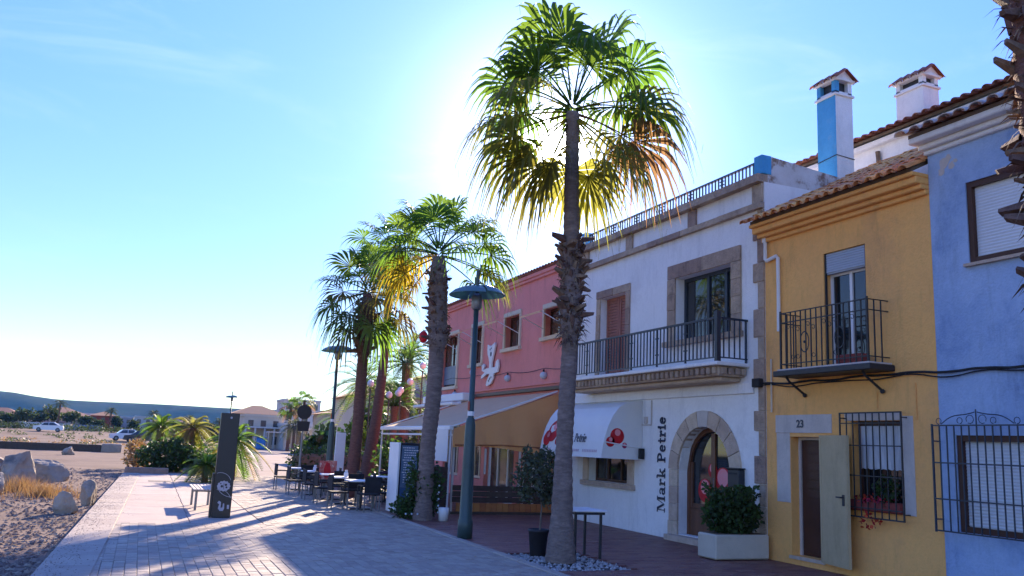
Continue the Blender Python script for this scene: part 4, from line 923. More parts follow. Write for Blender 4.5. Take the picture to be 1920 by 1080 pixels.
# white cut-out emblem on the wall
em = B(); fe = lambda u, v, w: (FX - .03 - w, 24.85 - u, v)
em.k = 0
em.prism([(-.30, 4.74), (-.16, 4.70), (-.05, 4.66), (.10, 4.70), (.30, 4.76), (.34, 4.68), (.27, 4.52), (.22, 4.40), (.16, 4.27), (.12, 4.18), (-.10, 4.18), (-.16, 4.30), (-.27, 4.44), (-.31, 4.58)], fe, .05)
em.prism([(-.09, 4.179), (.10, 4.179), (.09, 4.0), (-.10, 4.0)], fe, .049)
em.prism([(-.74, 4.10), (-.58, 4.16), (-.50, 4.08), (-.62, 3.96), (-.30, 3.999), (.40, 3.999), (.46, 4.16), (.60, 4.22), (.68, 4.02), (.62, 3.84), (.30, 3.80), (-.3, 3.82), (-.52, 3.74), (-.76, 3.70), (-.72, 3.80), (-.46, 3.88), (-.72, 3.95)], fe, .048)
em.prism([(-.02, 3.819), (.30, 3.799), (.26, 3.64), (.08, 3.50), (-.20, 3.44), (-.32, 3.48), (-.22, 3.64)], fe, .047)
em.k = 1
for u, v, r in ((.02, 4.42, .075), (-.06, 4.57, .035), (.04, 4.60, .03), (.02, 3.66, .04), (-.08, 3.60, .035), (.12, 3.70, .035)): disc(em, lambda a, c, w: fe(a, c, .051 + w), u, v, r, .004, 10)
part('emblem', em, [M['white_paint'], M['print_grey']], rdh)
# flag-like red lantern on the corner
b = B(); b.tube([(FX - .02, 30.9, 5.72), (FX - .5, 30.9, 5.78)], .015, 5); b.k = 1; b.sphere((FX - .45, 30.9, 5.52), .17, 10, 7, 1.4)
part('wall_lantern', b, [M['iron'], M['print_red']], rdh)

# string of white globes along the red wall
sg = thing('string_light', 'string of white globe lamps sagging along the red wall under its windows', 'string light', (FX, 24, 3.8))
pts = []; 
for i in range(40):
    y_ = 19.9 + i * .24; ph_ = ((y_ - 20.95) % 2.5) / 2.5; pts.append((FX - .05, y_, 3.72 - .14 * 4 * ph_ * (1 - ph_) * .5 + .02 * (y_ - 20)))
b = B(); b.tube(pts, .009, 5); part('wire', b, M['cable'], sg)
gb = B(); gb.sphere((0, 0, 0), .10, 12, 8); gb.k = 1; gb.lathe([(.03, .09), (.03, .16)], n=8); gl_me = mesh('globe', gb, [M['bulb'], M['cable']], True)
for y_, z_ in ((20.95, 3.54), (23.45, 3.6), (26.45, 3.95), (28.1, 3.3)): inst('globe', gl_me, sg, (FX - .06, y_, z_))

# big restaurant awning with an orange side curtain
ra = thing('restaurant_awning', 'large cream restaurant awning with orange side curtain and white front rail', 'awning', (8.3, 23, 2.5))
AX, AY0, AY1, AZ0, AZ1 = 6.88, 20.0, 26.6, 2.03, 3.06
b = B(); n = 14
for i in range(n):
    ya, yb = AY0 + (AY1 - AY0) * i / n, AY0 + (AY1 - AY0) * (i + 1) / n
    for t0, t1 in ((0, .25), (.25, .5), (.5, .75), (.75, 1)):
        zf = lambda t: AZ1 + (AZ0 + .03 - AZ1) * t - .05 * math.sin(math.pi * t)
        xf = lambda t: FX - .1 + (AX - FX + .1) * t
        b.face((xf(t0), ya, zf(t0)), (xf(t1), ya, zf(t1)), (xf(t1), yb, zf(t1)), (xf(t0), yb, zf(t0)))
part('canopy', b, M['canvas_cream'], ra, True)
b = B(); b.cbox(AX - .06, AX + .05, AY0 - .02, AY1 + .02, AZ0 - .06, AZ0 + .045, .015); part('front_rail', b, M['white_paint'], ra)
b = B(); b.cbox(AX - .03, AX + .03, AY0, AY1, AZ0 - .20, AZ0 - .15, .01); part('lower_rail', b, M['white_paint'], ra)
for y_ in (AY0 - .015, AY1 + .015):
    b = B(); b.beam((FX - .1, y_, AZ1 + .02), (AX, y_, AZ0 + .03), .03, .035); part('side_rail', b, M['white_paint'], ra)
for y_ in (AY0 + .05, AY1 - .03):
    b = B(); b.box(AX - .02, AX + .02, y_ - .02, y_ + .02, 0, AZ0 - .06); part('awning_post', b, M['white_paint'], ra)
b = B(); nxx = 26; nzz = 6                                   # side curtain with folds
def cur(i, j):
    t = i / nxx; x_ = AX + .06 + (FX - .03 - AX - .06) * t; zt = AZ0 + (AZ1 - AZ0) * t - .02; zb = 1.56 + .05 * math.sin(t * 6)
    q = j / nzz; return (x_, AY0 + .01 + (.02 + .035 * (1 - q)) * math.sin(t * 23 + q * 3) * (1 - .6 * q), zb + (zt - zb) * q)
for i in range(nxx):
    for j in range(nzz): b.face(cur(i, j), cur(i + 1, j), cur(i + 1, j + 1), cur(i, j + 1))
part('side_curtain', b, M['canvas_orange'], ra, True)
b = B(); b.tube([(AX + .1, AY0 - .02, 1.62), (8.2, AY0 - .03, 1.66), (FX - .04, AY0 - .02, 1.63)], .02, 5); part('curtain_hem', b, M['wood_orange'], ra)
b = B(); b.box(AX - .075, AX - .065, AY0 + .02, AY0 + 1.25, 1.22, AZ0 - .05); part('front_valance', b, M['canvas_white'], ra)
# second, rolled awning further along
b = B(); b.cbox(9.35, FX - .005, 26.3, 30.6, 3.02, 3.28, .03); b.cbox(9.0, 9.34, 26.3, 30.6, 2.86, 2.96, .02); b.beam((9.35, 26.4, 3.0), (9.02, 26.4, 2.9), .03, .03)
single('rolled_awning', b, M['white_paint'], 'white cassette of a rolled up awning high on the far end of the red wall', 'awning')

# enclosure below the awning: orange plank plinth, dark rail panels, posts
en = thing('terrace_enclosure', 'dark restaurant enclosure with an orange plank plinth below the orange curtain', 'enclosure', (8.3, 20.1, 0))
b = B(); b.box(AX + .1, FX - .02, 19.99, 20.06, .0, .06); part('skid', b, M['wood_dark'], en)
pl = B(); pl.cbox(-.5, .5, -.025, .025, -.5, .5, .01); pl_me = mesh('plank', pl, M['wood_orange']); pd = B(); pd.cbox(-.5, .5, -.02, .02, -.5, .5, .01); pd_me = mesh('rail_board', pd, M['wood_dark'])
x_ = AX + .22
while x_ < FX - .1: inst('plank', pl_me, en, (x_ + .075, 20.02, .165), (0, 0, 0), (.144, 1, .20)); x_ += .15
for k in range(3): inst('rail_board', pd_me, en, ((AX + FX) / 2 + .05, 20.05, .34 + k * .135), (0, 0, 0), (FX - AX - .15, 1, .125))
for x_ in (7.0, 7.95, 8.75, 9.55):
    b = B(); b.box(x_ - .025, x_ + .025, 20.075, 20.125, .0, 1.6); part('post', b, M['pale_grey'], en)
for k in range(7): inst('rail_board', pd_me, en, (AX - .10, 21.25, .12 + k * .15), (0, 0, R(90)), (2.3, 1, .142))
for y_ in (20.12, 22.4):
    b = B(); b.box(AX - .075, AX - .015, y_ - .03, y_ + .03, 0, 1.2); part('post', b, M['wood_dark'], en)
for k in range(7): inst('rail_board', pd_me, en, (6.55, 20.0, .12 + k * .15), (0, 0, 0), (.58, 1, .142))
b = B(); b.box(6.24, 6.30, 19.97, 20.03, 0, 1.2); part('post', b, M['wood_dark'], en)
b = B(); b.box(AX + .9, AX + .95, 20.03, 20.058, .95, 1.56); part('poster', b, M['pale_grey'], en)

# shop awning with printed balls
sa = thing('shop_awning', 'white rounded shop awning printed with red balls beside the tall palm', 'awning', (9.2, 17.4, 2.1))
SY0, SY1 = 16.0, 19.05; n = 12
APP = [(FX - .01, 2.72), (9.42, 2.68), (9.22, 2.57), (9.07, 2.40), (8.94, 2.14), (8.85, 1.86), (8.79, 1.49)]
APL = [0]
for a, c in zip(APP, APP[1:]): APL.append(APL[-1] + math.dist(a, c))
def ap(t):                                                    # profile by arc length, t = 0 at the wall top, 1.24 at the front hem
    s_ = max(0, min(.99999, t / 1.24)) * APL[-1]
    for k in range(len(APP) - 1):
        if s_ <= APL[k + 1]:
            q = (s_ - APL[k]) / (APL[k + 1] - APL[k]); return (APP[k][0] + (APP[k + 1][0] - APP[k][0]) * q, APP[k][1] + (APP[k + 1][1] - APP[k][1]) * q)
ts = [k / n for k in range(n + 1)] + [1.24]
b = B()
for a, c in zip(ts, ts[1:]):
    (xa, za), (xc, zc) = ap(a), ap(c); b.face((xa, SY0, za), (xa, SY1, za), (xc, SY1, zc), (xc, SY0, zc))
part('front_cover', b, M['canvas_white'], sa, True)
for yy in (SY0, SY1):
    b = B(); poly = [ap(t) for t in ts] + [(FX - .01, 1.48)]; b.prism(poly, lambda u, v, w: (u, yy + (w if yy == SY0 else -w), v), .008); part('side_cover', b, M['canvas_white'], sa)
b = B(); b.tube([ap(1)[0:1] + (SY0 - .01,) + ap(1)[1:]] + [(FX - .02, SY0 - .01, 1.72)], .012, 5); part('rib', b, M['white_paint'], sa)
b = B(); b.cbox(FX - .12, FX - .01, SY0 - .12, SY0 - .04, 1.5, 1.72, .01); part('gear_box', b, M['cable'], sa)
def awn_front(Y_c):                                           # maps text plane onto the rounded front
    def f(u, v, w):
        t = .93 - v; 
        x_, z_ = ap(max(0, min(1.24, t if t < 1 else t))); return (x_ - .004 - w, Y_c - u, z_)
    return f
side = lambda u, v, w: (u, SY0 - .002 - w, v)
for (x_, z_, r, m_) in ((9.16, 1.95, .165, 'print_red'), (9.00, 1.83, .105, 'print_red'), (9.34, 1.765, .06, 'print_purple')):
    b = B(); disc(b, side, x_, z_, r, .002); b.k = 1; disc(b, lambda u, v, w: side(u, v, .0022 + w), x_ + r * .05, z_ + r * .45, r * .42, .001, 14); part('printed_ball', b, [M[m_], M['print_pink']], sa)
def mapf(Yc):
    return lambda u, v, w: (ap(.93 - v * .70)[0] - .006 - w, Yc - u, ap(.93 - v * .70)[1])
for (y_, v_, r, dd) in ((18.52, .14, .27, .002), (18.76, -.04, .19, .004), (18.22, -.12, .08, .002)):
    b = B(); disc(b, mapf(y_ - 0), 0, v_, r, dd); 
    vv = [(p[0], p[1], p[2]) for p in b.v]; b.k = 1; disc(b, lambda u, v, w: (mapf(y_)(u, v, .003 + dd)), .04, v_ + r * .42, r * .36, .001, 14); part('printed_ball', b, [M['print_red'], M['print_pink']], sa)

# lettering "Mark Petrie": serif letters from strokes and bowls, u along the line, v up, cap height 1
def glyphs(fn, size, d0, thick=1.0, m=None):
    parts_ = []
    TH = .17 * thick; tn = .055 * thick; sf = .045 * thick
    cnt = [0]
    def put(b, poly): b.prism([(x * size, y * size) for x, y in poly], fn, d0 + cnt[0] * .00015); cnt[0] += 1
    def rect(b, a, c, e, f_): put(b, [(a, c), (e, c), (e, f_), (a, f_)])
    def rng(b, cu, cv, rx, ry, tx, ty, a0, a1, n=14):
        for i in range(n):
            t0, t1 = R(a0 + (a1 - a0) * i / n), R(a0 + (a1 - a0) * (i + 1) / n)
            P = lambda q, t: (cu + (rx - q * tx) * math.cos(t), cv + (ry - q * ty) * math.sin(t)); put(b, [P(1, t0), P(0, t0), P(0, t1), P(1, t1)])
    def serif(b, x, y, w_=.30): rect(b, x - w_ / 2, y, x + w_ / 2, y + sf)
    u = 0; out = []
    def g_M(u):
        b = B(); serif(b, u + .12, 0, .3); serif(b, u + .92, 0, .36); rect(b, u + .10, sf, u + .10 + tn, 1 - sf); rect(b, u + .84, sf, u + .84 + TH, 1 - sf); serif(b, u + .10, 1 - sf, .28); serif(b, u + .95, 1 - sf, .28)
        put(b, [(u + .12, 1), (u + .30, 1), (u + .58, .18), (u + .50, .05)]); put(b, [(u + .54, .08), (u + .60, .2), (u + .86, 1), (u + .81, 1)]); return b, 1.12
    def g_a(u):
        b = B(); rect(b, u + .36, sf, u + .36 + TH * .9, .52); rect(b, u + .42, 0, u + .6, sf); rng(b, u + .28, .48, .245, .2, .08, .06, 0, 150, 8); rng(b, u + .24, .19, .2, .19, .12, .06, 40, 330, 12); return b, .62
    def g_r(u):
        b = B(); rect(b, u + .1, sf, u + .1 + TH * .9, .66 - sf); serif(b, u + .18, 0, .34); serif(b, u + .12, .66 - sf, .2); rng(b, u + .40, .46, .18, .2, .05, .1, 60, 170, 6); disc_ = [(u + .43 + .08 * math.cos(t * .785), .57 + .075 * math.sin(t * .785)) for t in range(8)]; put(b, disc_); return b, .52
    def g_k(u):
        b = B(); rect(b, u + .1, sf, u + .1 + TH * .9, 1.02); serif(b, u + .18, 0, .34); serif(b, u + .10, 1.02, .2); put(b, [(u + .25, .3), (u + .5, .62), (u + .57, .62), (u + .29, .26)]); put(b, [(u + .31, .36), (u + .43, .42), (u + .66, .02), (u + .50, .02)]); serif(b, u + .58, 0, .28); serif(b, u + .54, .62, .26); return b, .72
    def g_P(u):
        b = B(); rect(b, u + .12, sf, u + .12 + TH, 1 - sf); serif(b, u + .2, 0, .38); rect(b, u, 1 - sf, u + .34, 1); rng(b, u + .36, .73, .32, .27, .15, .055, -90, 90, 12); rect(b, u + .28, .46, u + .37, .515); rect(b, u + .33, .945, u + .37, 1.0); return b, .72
    def g_e(u):
        b = B(); rng(b, u + .28, .33, .26, .34, .14, .06, 15, 320, 16); rect(b, u + .12, .35, u + .52, .395); return b, .58
    def g_t(u):
        b = B(); rect(b, u + .13, .1, u + .13 + TH * .85, .88); rect(b, u + .02, .61, u + .40, .66); rng(b, u + .30, .14, .17, .14, .13, .05, 180, 310, 8); return b, .42
    def g_i(u):
        b = B(); rect(b, u + .1, sf, u + .1 + TH * .9, .66); serif(b, u + .18, 0, .34); rect(b, u + .01, .61, u + .1, .66); put(b, [(u + .18 + .095 * math.cos(t * .785), .86 + .095 * math.sin(t * .785)) for t in range(8)]); return b, .36
    for g in (g_M, g_a, g_r, g_k, None, g_P, g_e, g_t, g_r, g_i, g_e):
        if g is None: u += .36; continue
        b, adv = g(u); out.append(b); u += adv + .03
    return out, u * size
sgn = thing('wall_lettering', 'dark serif name letters running up the white wall left of the arched doorway', 'lettering', (FX, 15.25, .5))
test, wd = glyphs(lambda u, v, w: (0, 0, 0), 1, .01); k_ = 1.90 / wd
out, _ = glyphs(lambda u, v, w: (FX - .003 - w, 15.10 + v, .49 + u), k_, .012)
for b in out: part('letter', b, M['letter_blue'], sgn)
k_ = 1.15 / wd
out, _ = glyphs(lambda u, v, w: mapf(17.92)(u, v * 1.15 - .12, w), k_, .002, .8)
for b in out: part('letter', b, M['print_grey'], sa)
b = B(); fq = mapf(17.9)
for q in range(2):
    for i in range(9): u0 = .2 + q * .82 + i * .075; b.prism([(u0, -.33), (u0 + .055, -.33), (u0 + .055, -.275), (u0, -.275)], fq, .002)
for i in range(6): u0 = -.92 + i * .06; b.prism([(u0, -.33), (u0 + .045, -.33), (u0 + .045, -.275), (u0, -.275)], fq, .002)
part('small_print', b, M['print_soft'], sa, kind='stuff')
# house number
def text_mesh(txt, size, ext, bold=0.0):
    cu = bpy.data.curves.new('t', 'FONT'); cu.body = txt; cu.size = size; cu.extrude = ext; cu.offset = bold; cu.align_x = 'CENTER'; cu.align_y = 'CENTER'; cu.resolution_u = 3
    o = bpy.data.objects.new('t', cu); COL.objects.link(o); dg = bpy.context.evaluated_depsgraph_get(); me = bpy.data.meshes.new_from_object(o.evaluated_get(dg)); bpy.data.objects.remove(o); return me
me = text_mesh('23', .17, .004, .004); me.materials.append(M['letter_blue'])
inst('house_number', me, yh, (FX - .018, 11.16, 2.2), (R(90), 0, R(-90)))
# letter box
b = B(); b.cbox(FX - .14, FX - .002, 12.58, 12.90, 1.10, 1.42, .015); b.k = 1; b.box(FX - .145, FX - .138, 12.62, 12.86, 1.33, 1.36)
mb = thing('letter_box', 'dark letter box on the white wall right of the arched doorway', 'letter box', (FX - .07, 12.74, 1.1)); part('box', b, [M['iron'], M['cable']], mb); b = B(); b.cbox(FX - .16, FX - .003, 12.56, 12.92, 1.421, 1.445, .006); part('lid', b, M['iron'], mb)
# cables along the house fronts
b = B(); pts = []
for i in range(61):
    y_ = 12.2 - i * .09; q = math.sin(i * .55) * .012 - .05 * math.sin(math.pi * ((y_ - 3) % 3.2) / 3.2) * .5; pts.append((FX - .035 if not (9.15 < y_ < 11.3) else FX - .03, y_, 2.90 + q))
b.tube(pts, .018, 5); pts2 = [(p[0] + .004, p[1], p[2] - .045 + .02 * math.sin(i * .4)) for i, p in enumerate(pts)]; b.tube(pts2, .010, 5)
single('wall_cable', b, M['cable'], 'black cables strung along the yellow and blue house fronts below the balcony', 'cable')
# red flower trough on the little balcony and behind the grille
def trough(y0, y1, x0, x1, z, label):
    t = thing('flower_trough', label, 'flower trough', ((x0 + x1) / 2, (y0 + y1) / 2, z)); b = B(); b.cbox(x0, x1, y0, y1, z, z + .15, .015); part('pot', b, M['pot_red'], t)
    return t
t = trough(9.55, 10.05, 9.47, 9.66, 3.052, 'long red plant trough on the floor of the small iron balcony')
t = trough(9.15, 10.1, 9.68, 9.80, .955, 'red flower trough behind the grille of the yellow house')
b = B(); b.leaves((9.73, 9.4, 1.25), (.09, .22, .2), 240, .07, random.Random(5)); part('foliage', b, M['leaf'], t)
b = B(); b.leaves((9.71, 9.6, 1.12), (.10, .42, .07), 130, .05, random.Random(6)); b.leaves((9.64, 9.62, .80), (.02, .2, .16), 30, .07, random.Random(8)); part('petals', b, M['flower_red'], t, kind='stuff')

# ------------------------------------------------------------------ palms
def fan_frond(o, az, el, pet, R_, droop, rg, nseg=26, spread=125, fold=.25, sag=.18):
    """one fan leaf of a Washingtonia: arching stalk and a pleated blade whose split tips hang"""
    b = B(); o = Vector(o)
    d = Vector((math.cos(az) * math.cos(el), math.sin(az) * math.cos(el), math.sin(el)))
    P = lambda t: o + d * pet * t + Vector((0, 0, -sag * pet * t * t))
    pts = [P(t / 5) for t in range(6)]
    b.tube(pts, [.022, .018, .015, .013, .012, .010], 4)
    hub = pts[-1]; T = (pts[-1] - pts[-2]).normalized()
    Sx = T.cross(Vector((0, 0, 1)))
    if Sx.length < .15: Sx = T.cross(Vector((math.sin(az), -math.cos(az), .2)))
    Sx.normalize(); N = Sx.cross(T)
    roll = rg.uniform(-.5, .5); Sx, N = (Sx * math.cos(roll) + N * math.sin(roll)), (N * math.cos(roll) - Sx * math.sin(roll))
    da = R(spread) * 2 / nseg
    for i in range(nseg):
        a = -R(spread) + (i + .5) * da + rg.uniform(-.02, .02)
        dr = (T * math.cos(a) + Sx * math.sin(a) + N * (fold * abs(math.sin(a)) - .1 + .05 * (-1) ** i)).normalized()
        L_ = R_ * (.72 + .28 * math.cos(a * .6)) * rg.uniform(.92, 1.06)
        side_ = (N.cross(dr)).normalized(); k_ = droop * rg.uniform(.7, 1.3)
        prev = None
        for t, w in ((0, .012), (.30, .95), (.52, 1.1), (.68, .62), (.84, .34), (1.0, .03)):
            tt = max(0, t - .42); q = hub + dr * L_ * t * (1 - .18 * tt) + Vector((0, 0, -L_ * k_ * tt * tt * 2.0))
            hw = w * L_ * t * math.tan(da / 2) * .98 if t < .55 else w * L_ * .52 * math.tan(da / 2)
            hw = max(hw, .003)
            cur_ = (q - side_ * hw, q + side_ * hw)
            if prev: b.face(prev[0], prev[1], cur_[1], cur_[0])
            prev = cur_
        if rg.random() < .25:
            b.tube([q, q + Vector((rg.uniform(-.03, .03), rg.uniform(-.03, .03), -rg.uniform(.1, .28)))], .0025, 3, False)
    return b
stb = B()
stb.add([(0, -.055, 0), (0, .055, 0), (0, .04, .09), (0, -.04, .09), (.17, -.028, .13), (.17, .028, .13), (.16, .02, .165), (.16, -.02, .165)], [(0, 1, 5, 4), (1, 2, 6, 5), (2, 3, 7, 6), (3, 0, 4, 7), (4, 5, 6, 7)])
STUB = mesh('leaf_base', stb, M['stub'])
def trunk_prof(rings, rg, step=.07):
    """rings: [(z, r, cx, cy)] -> lathe-like tube with leaf-scar ridges"""
    b = B(); n = 18; vs = []; zs = []
    z = rings[0][0]
    while z < rings[-1][0]: zs.append(z); z += step
    zs.append(rings[-1][0])
    ph = [rg.uniform(0, 6.3) for _ in range(4)]
    for i, z in enumerate(zs):
        for a, c in zip(rings, rings[1:]):
            if a[0] <= z <= c[0]:
                t = (z - a[0]) / max(1e-6, c[0] - a[0]); r, cx, cy = (a[j] + (c[j] - a[j]) * t for j in (1, 2, 3)); break
        r *= 1 + (.045 if i % 2 else -.03) + rg.uniform(-.02, .02)
        for k in range(n):
            an = 2 * math.pi * k / n; rr = r * (1 + .025 * math.sin(3 * an + ph[0] + z * .7) + rg.uniform(-.012, .012)); vs.append((cx + rr * math.cos(an), cy + rr * math.sin(an), z))
    b.v = vs; m = len(zs)
    b.f = [(i * n + k, i * n + (k + 1) % n, (i + 1) * n + (k + 1) % n, (i + 1) * n + k) for i in range(m - 1) for k in range(n)] + [tuple((m - 1) * n + k for k in range(n))]
    b.m = [0] * len(b.f); return b
def fan_palm(label, x, y, rings, boots, hub, leaves, mats, seed, group='fan palms along the promenade', tm='trunk', nstub=60, sscale=1.0):
    """rings and hub are offsets from the palm's foot"""
    rg = random.Random(seed); t = thing('fan_palm', label, 'palm tree', (x, y, -.05), group)
    b = trunk_prof([(z, r, x + cx, y + cy) for z, r, cx, cy in rings], rg); part('trunk', b, M[tm], t, True)
    z0, z1, r0, r1 = boots
    def cen(z):
        for a, c in zip(rings, rings[1:]):
            if a[0] <= z <= c[0]:
                q = (z - a[0]) / (c[0] - a[0]); return x + a[2] + (c[2] - a[2]) * q, y + a[3] + (c[3] - a[3]) * q
        return x + rings[-1][2], y + rings[-1][3]
    for i in range(nstub):
        z = z0 + (z1 - z0) * i / nstub; a = i * 2.39996; r = r0 + (r1 - r0) * i / nstub; cx, cy = cen(z); s_ = sscale * rg.uniform(.35, 1.25)
        inst('leaf_base', STUB, t, (cx + r * math.cos(a), cy + r * math.sin(a), z), (rg.uniform(-.5, .5), rg.uniform(-.7, .8), a + rg.uniform(-.6, .6)), (s_, s_ * rg.uniform(.8, 1.2), s_ * rg.uniform(.8, 1.3)))
    b = B()
    for i in range(int(nstub * 5)):
        z = rg.uniform(z0 - .12, z1); a = rg.uniform(0, 6.283); r = r0 + (r1 - r0) * (z - z0) / (z1 - z0) * 1.0; cx, cy = cen(z); l = rg.uniform(.06, .24) * sscale; q = Vector((cx + r * .95 * math.cos(a), cy + r * .95 * math.sin(a), z))
        d = Vector((math.cos(a + rg.gauss(0, .6)), math.sin(a + rg.gauss(0, .6)), rg.uniform(-1.2, .5))).normalized(); s_ = Vector((-math.sin(a), math.cos(a), rg.uniform(-.5, .5))) * rg.uniform(.006, .02)
        m_ = q + d * l * .6; e = q + d * l + Vector((0, 0, -l * .35)); b.face(q - s_, q + s_, m_ + s_ * .8, m_ - s_ * .8); b.face(m_ - s_ * .8, m_ + s_ * .8, e)
    part('fibre', b, M['straw_dark'], t, kind='stuff')
    h = (x + hub[0], y + hub[1], hub[2])
    for k, (az, el, pet, R_, dr, mi) in enumerate(leaves):
        o = (h[0] + .06 * math.cos(az), h[1] + .06 * math.sin(az), h[2] + .25 * (el / 1.5))
        part('frond', fan_frond(o, az, el, pet, R_, dr, rg), M[mats[mi]], t)
    return t
def crown(n, seed, pet, R_, el0, el1, mix=(.6, .25, .15)):
    rg = random.Random(seed); L_ = []
    for i in range(n):
        f = i / (n - 1); el = el1 + (el0 - el1) * f ** .8; az = i * 2.39996 + rg.uniform(-.25, .25)
        mi = 0 if el > .15 or rg.random() < mix[0] else (1 if rg.random() < .6 else 2)
        L_.append((az, el + rg.uniform(-.12, .12), pet * rg.uniform(.8, 1.2), R_ * rg.uniform(.85, 1.1), .42 + .4 * max(0, .6 - el) * rg.uniform(.7, 1.2), mi))
    return L_
FM = ('frond', 'frond_old', 'frond_dry')
# az 0 is away from the street (+X, right in view), pi/2 is along the promenade away from the camera
main = []
rgm = random.Random(5)
VR = R(-23.0)                                     # across the view: right = (cos, sin)(VR)
def lf(side_deg, depth, pet, R_, dr, mi):
    """side_deg: elevation angle measured in the plane facing the camera (0 = right, 90 = up, 180 = left); depth tilts it towards/away"""
    a = R(side_deg); dx = Vector((math.cos(VR), math.sin(VR), 0)); dz = Vector((0, 0, 1)); dy = Vector((-math.sin(VR), math.cos(VR), 0))
    v = (dx * math.cos(a) + dz * math.sin(a)) * math.cos(depth) + dy * math.sin(depth)
    return (math.atan2(v.y, v.x), math.asin(v.z), pet, R_, dr, mi)
for s_, dp, pt, rr, dr, mi in ((94, .12, 1.35, 1.0, .35, 0), (106, -.3, 1.2, 1.0, .6, 0), (82, .25, 1.3, 1.0, .45, 0), (118, .45, 1.15, .9, .8, 0),
    (66, -.25, 1.2, .95, .7, 0), (52, .35, 1.15, .9, .8, 0), (150, .12, 1.2, .85, .7, 0), (136, -.45, .95, .9, .8, 0), (40, -.1, 1.25, .9, .9, 0), (24, .2, 1.25, .95, .9, 1),
    (174, .1, 1.15, .85, .9, 1), (163, .5, 1.0, .85, .9, 0), (10, -.2, 1.15, .95, 1.0, 0), (-6, .25, 1.1, .95, 1.0, 2), (194, -.15, 1.0, .9, .9, 1), (208, .25, 1.0, .85, .9, 1),
    (226, -.2, .95, .85, .8, 1), (245, .2, .85, .85, .7, 1), (-24, .1, 1.0, .9, .9, 1), (-42, -.25, .95, .85, .8, 1), (-60, .2, .85, .85, .7, 1),
    (100, .95, .9, .9, .8, 0), (70, -.8, .9, .9, .8, 0), (250, -.3, .8, .85, .6, 1), (-70, .25, .8, .85, .6, 1), (232, .45, .85, .9, .7, 1), (-48, -.5, .85, .9, .7, 1), (270, .5, .7, .8, .6, 1), (126, -.1, 1.1, .9, .9, 0), (34, .5, 1.0, .9, .9, 0), (158, -.5, .9, .85, 1.0, 1), (185, .45, 1.0, .85, 1.0, 0), (2, .55, 1.0, .9, 1.0, 1), (75, .1, .9, .9, .8, 0)):
    main.append(lf(s_ + rgm.uniform(-4, 4), dp, pt * .93, rr * 1.13, dr * 1.0, mi))
fan_palm('tallest fan palm with its crown across the sun, beside the white shop awning', 5.92, 11.9,
         [(0, .235, -.02, 0), (.25, .205, -.02, 0), (.6, .165, -.02, 0), (1.6, .128, -.02, 0), (3.3, .122, .03, 0), (3.5, .16, .03, 0), (4.4, .15, .02, 0), (4.8, .13, .0, 0), (5.6, .12, -.03, 0), (7.0, .105, -.06, 0)],
         (3.36, 4.85, .14, .11), (-.06, 0, 7.0), main, FM, 101, nstub=95, sscale=.95)
p2 = [lf(*q) for q in ((92, .1, .95, .85, 0.50, 0), (74, -.2, .95, .8, 0.56, 0), (108, .3, .9, .85, 0.56, 0), (58, .2, .95, .8, 0.68, 0), (44, -.15, 1.05, .8, 0.68, 0), (28, .2, 1.1, .85, 0.81, 0), (10, -.1, 1.15, .85, 0.93, 0),
       (-8, .2, 1.1, .85, 0.99, 1), (-28, -.1, .9, .8, 0.93, 0), (126, -.3, .9, .8, 0.68, 0), (146, .25, .9, .85, 0.74, 0), (166, -.2, .85, .85, 0.81, 0), (184, .2, .8, .8, 0.93, 3), (204, -.2, .75, .8, 0.99, 3), (225, .1, .7, .75, 0.87, 3), (80, .9, .7, .8, 0.74, 0), (20, -.9, .7, .8, 0.93, 0), (160, .9, .7, .8, 0.93, 3), (100, -.7, .85, .9, .5, 0), (64, .55, .9, .9, .5, 0), (118, .1, 1.05, .9, .45, 0), (136, .6, .95, .9, .5, 0), (36, -.5, 1.05, .9, .55, 0), (174, -.6, .9, .9, .6, 0), (0, .5, 1.05, .9, .65, 0), (86, .5, .8, .9, .4, 0))]
fan_palm('second fan palm from the camera, leaning, with fairy-lit creeper round its foot', 5.86, 18.4,
         [(0, .22, -.08, 0), (.5, .185, -.07, 0), (1.6, .165, -.06, 0), (2.6, .17, .0, 0), (3.7, .165, .02, 0), (3.9, .22, .02, 0), (5.3, .21, -.04, 0), (5.8, .14, -.06, 0)],
         (3.82, 5.5, .19, .17), (-.06, 0, 5.85), p2, FM + ('frond_gold',), 102, nstub=85, sscale=.85)
p3 = crown(26, 33, .95, .98, -.85, 1.35)
fan_palm('third fan palm with a thick shaggy neck behind the cafe tables', 5.87, 25.6,
         [(0, .24, -.05, 0), (.5, .20, -.04, 0), (2.0, .165, .0, 0), (4.1, .155, .0, 0), (4.3, .24, .0, 0), (5.5, .22, .02, 0), (6.0, .14, .02, 0)],
         (4.2, 5.7, .22, .2), (.02, 0, 6.05), p3, FM, 103, tm='trunk_red', nstub=70, sscale=1.2)
p4 = crown(30, 37, 1.0, 1.0, -1.0, 1.35, (.5, .3, .2))
p4 = [(a, e, p, r, d, (3 if (e < .1 and k % 2) else m)) for k, (a, e, p, r, d, m) in enumerate(p4)]
fan_palm('fourth fan palm with a reddish trunk and golden lower leaves', 8.25, 32.5,
         [(0, .30, -.35, 0), (.6, .25, -.3, 0), (2.5, .20, -.1, 0), (5.0, .16, .05, 0), (9.0, .13, .05, 0)],
         (7.6, 9.0, .15, .13), (.05, 0, 9.1), p4, FM + ('frond_gold',), 104, tm='trunk_red', nstub=40, sscale=1.1)
p5 = crown(20, 41, .9, .9, -.9, 1.3)
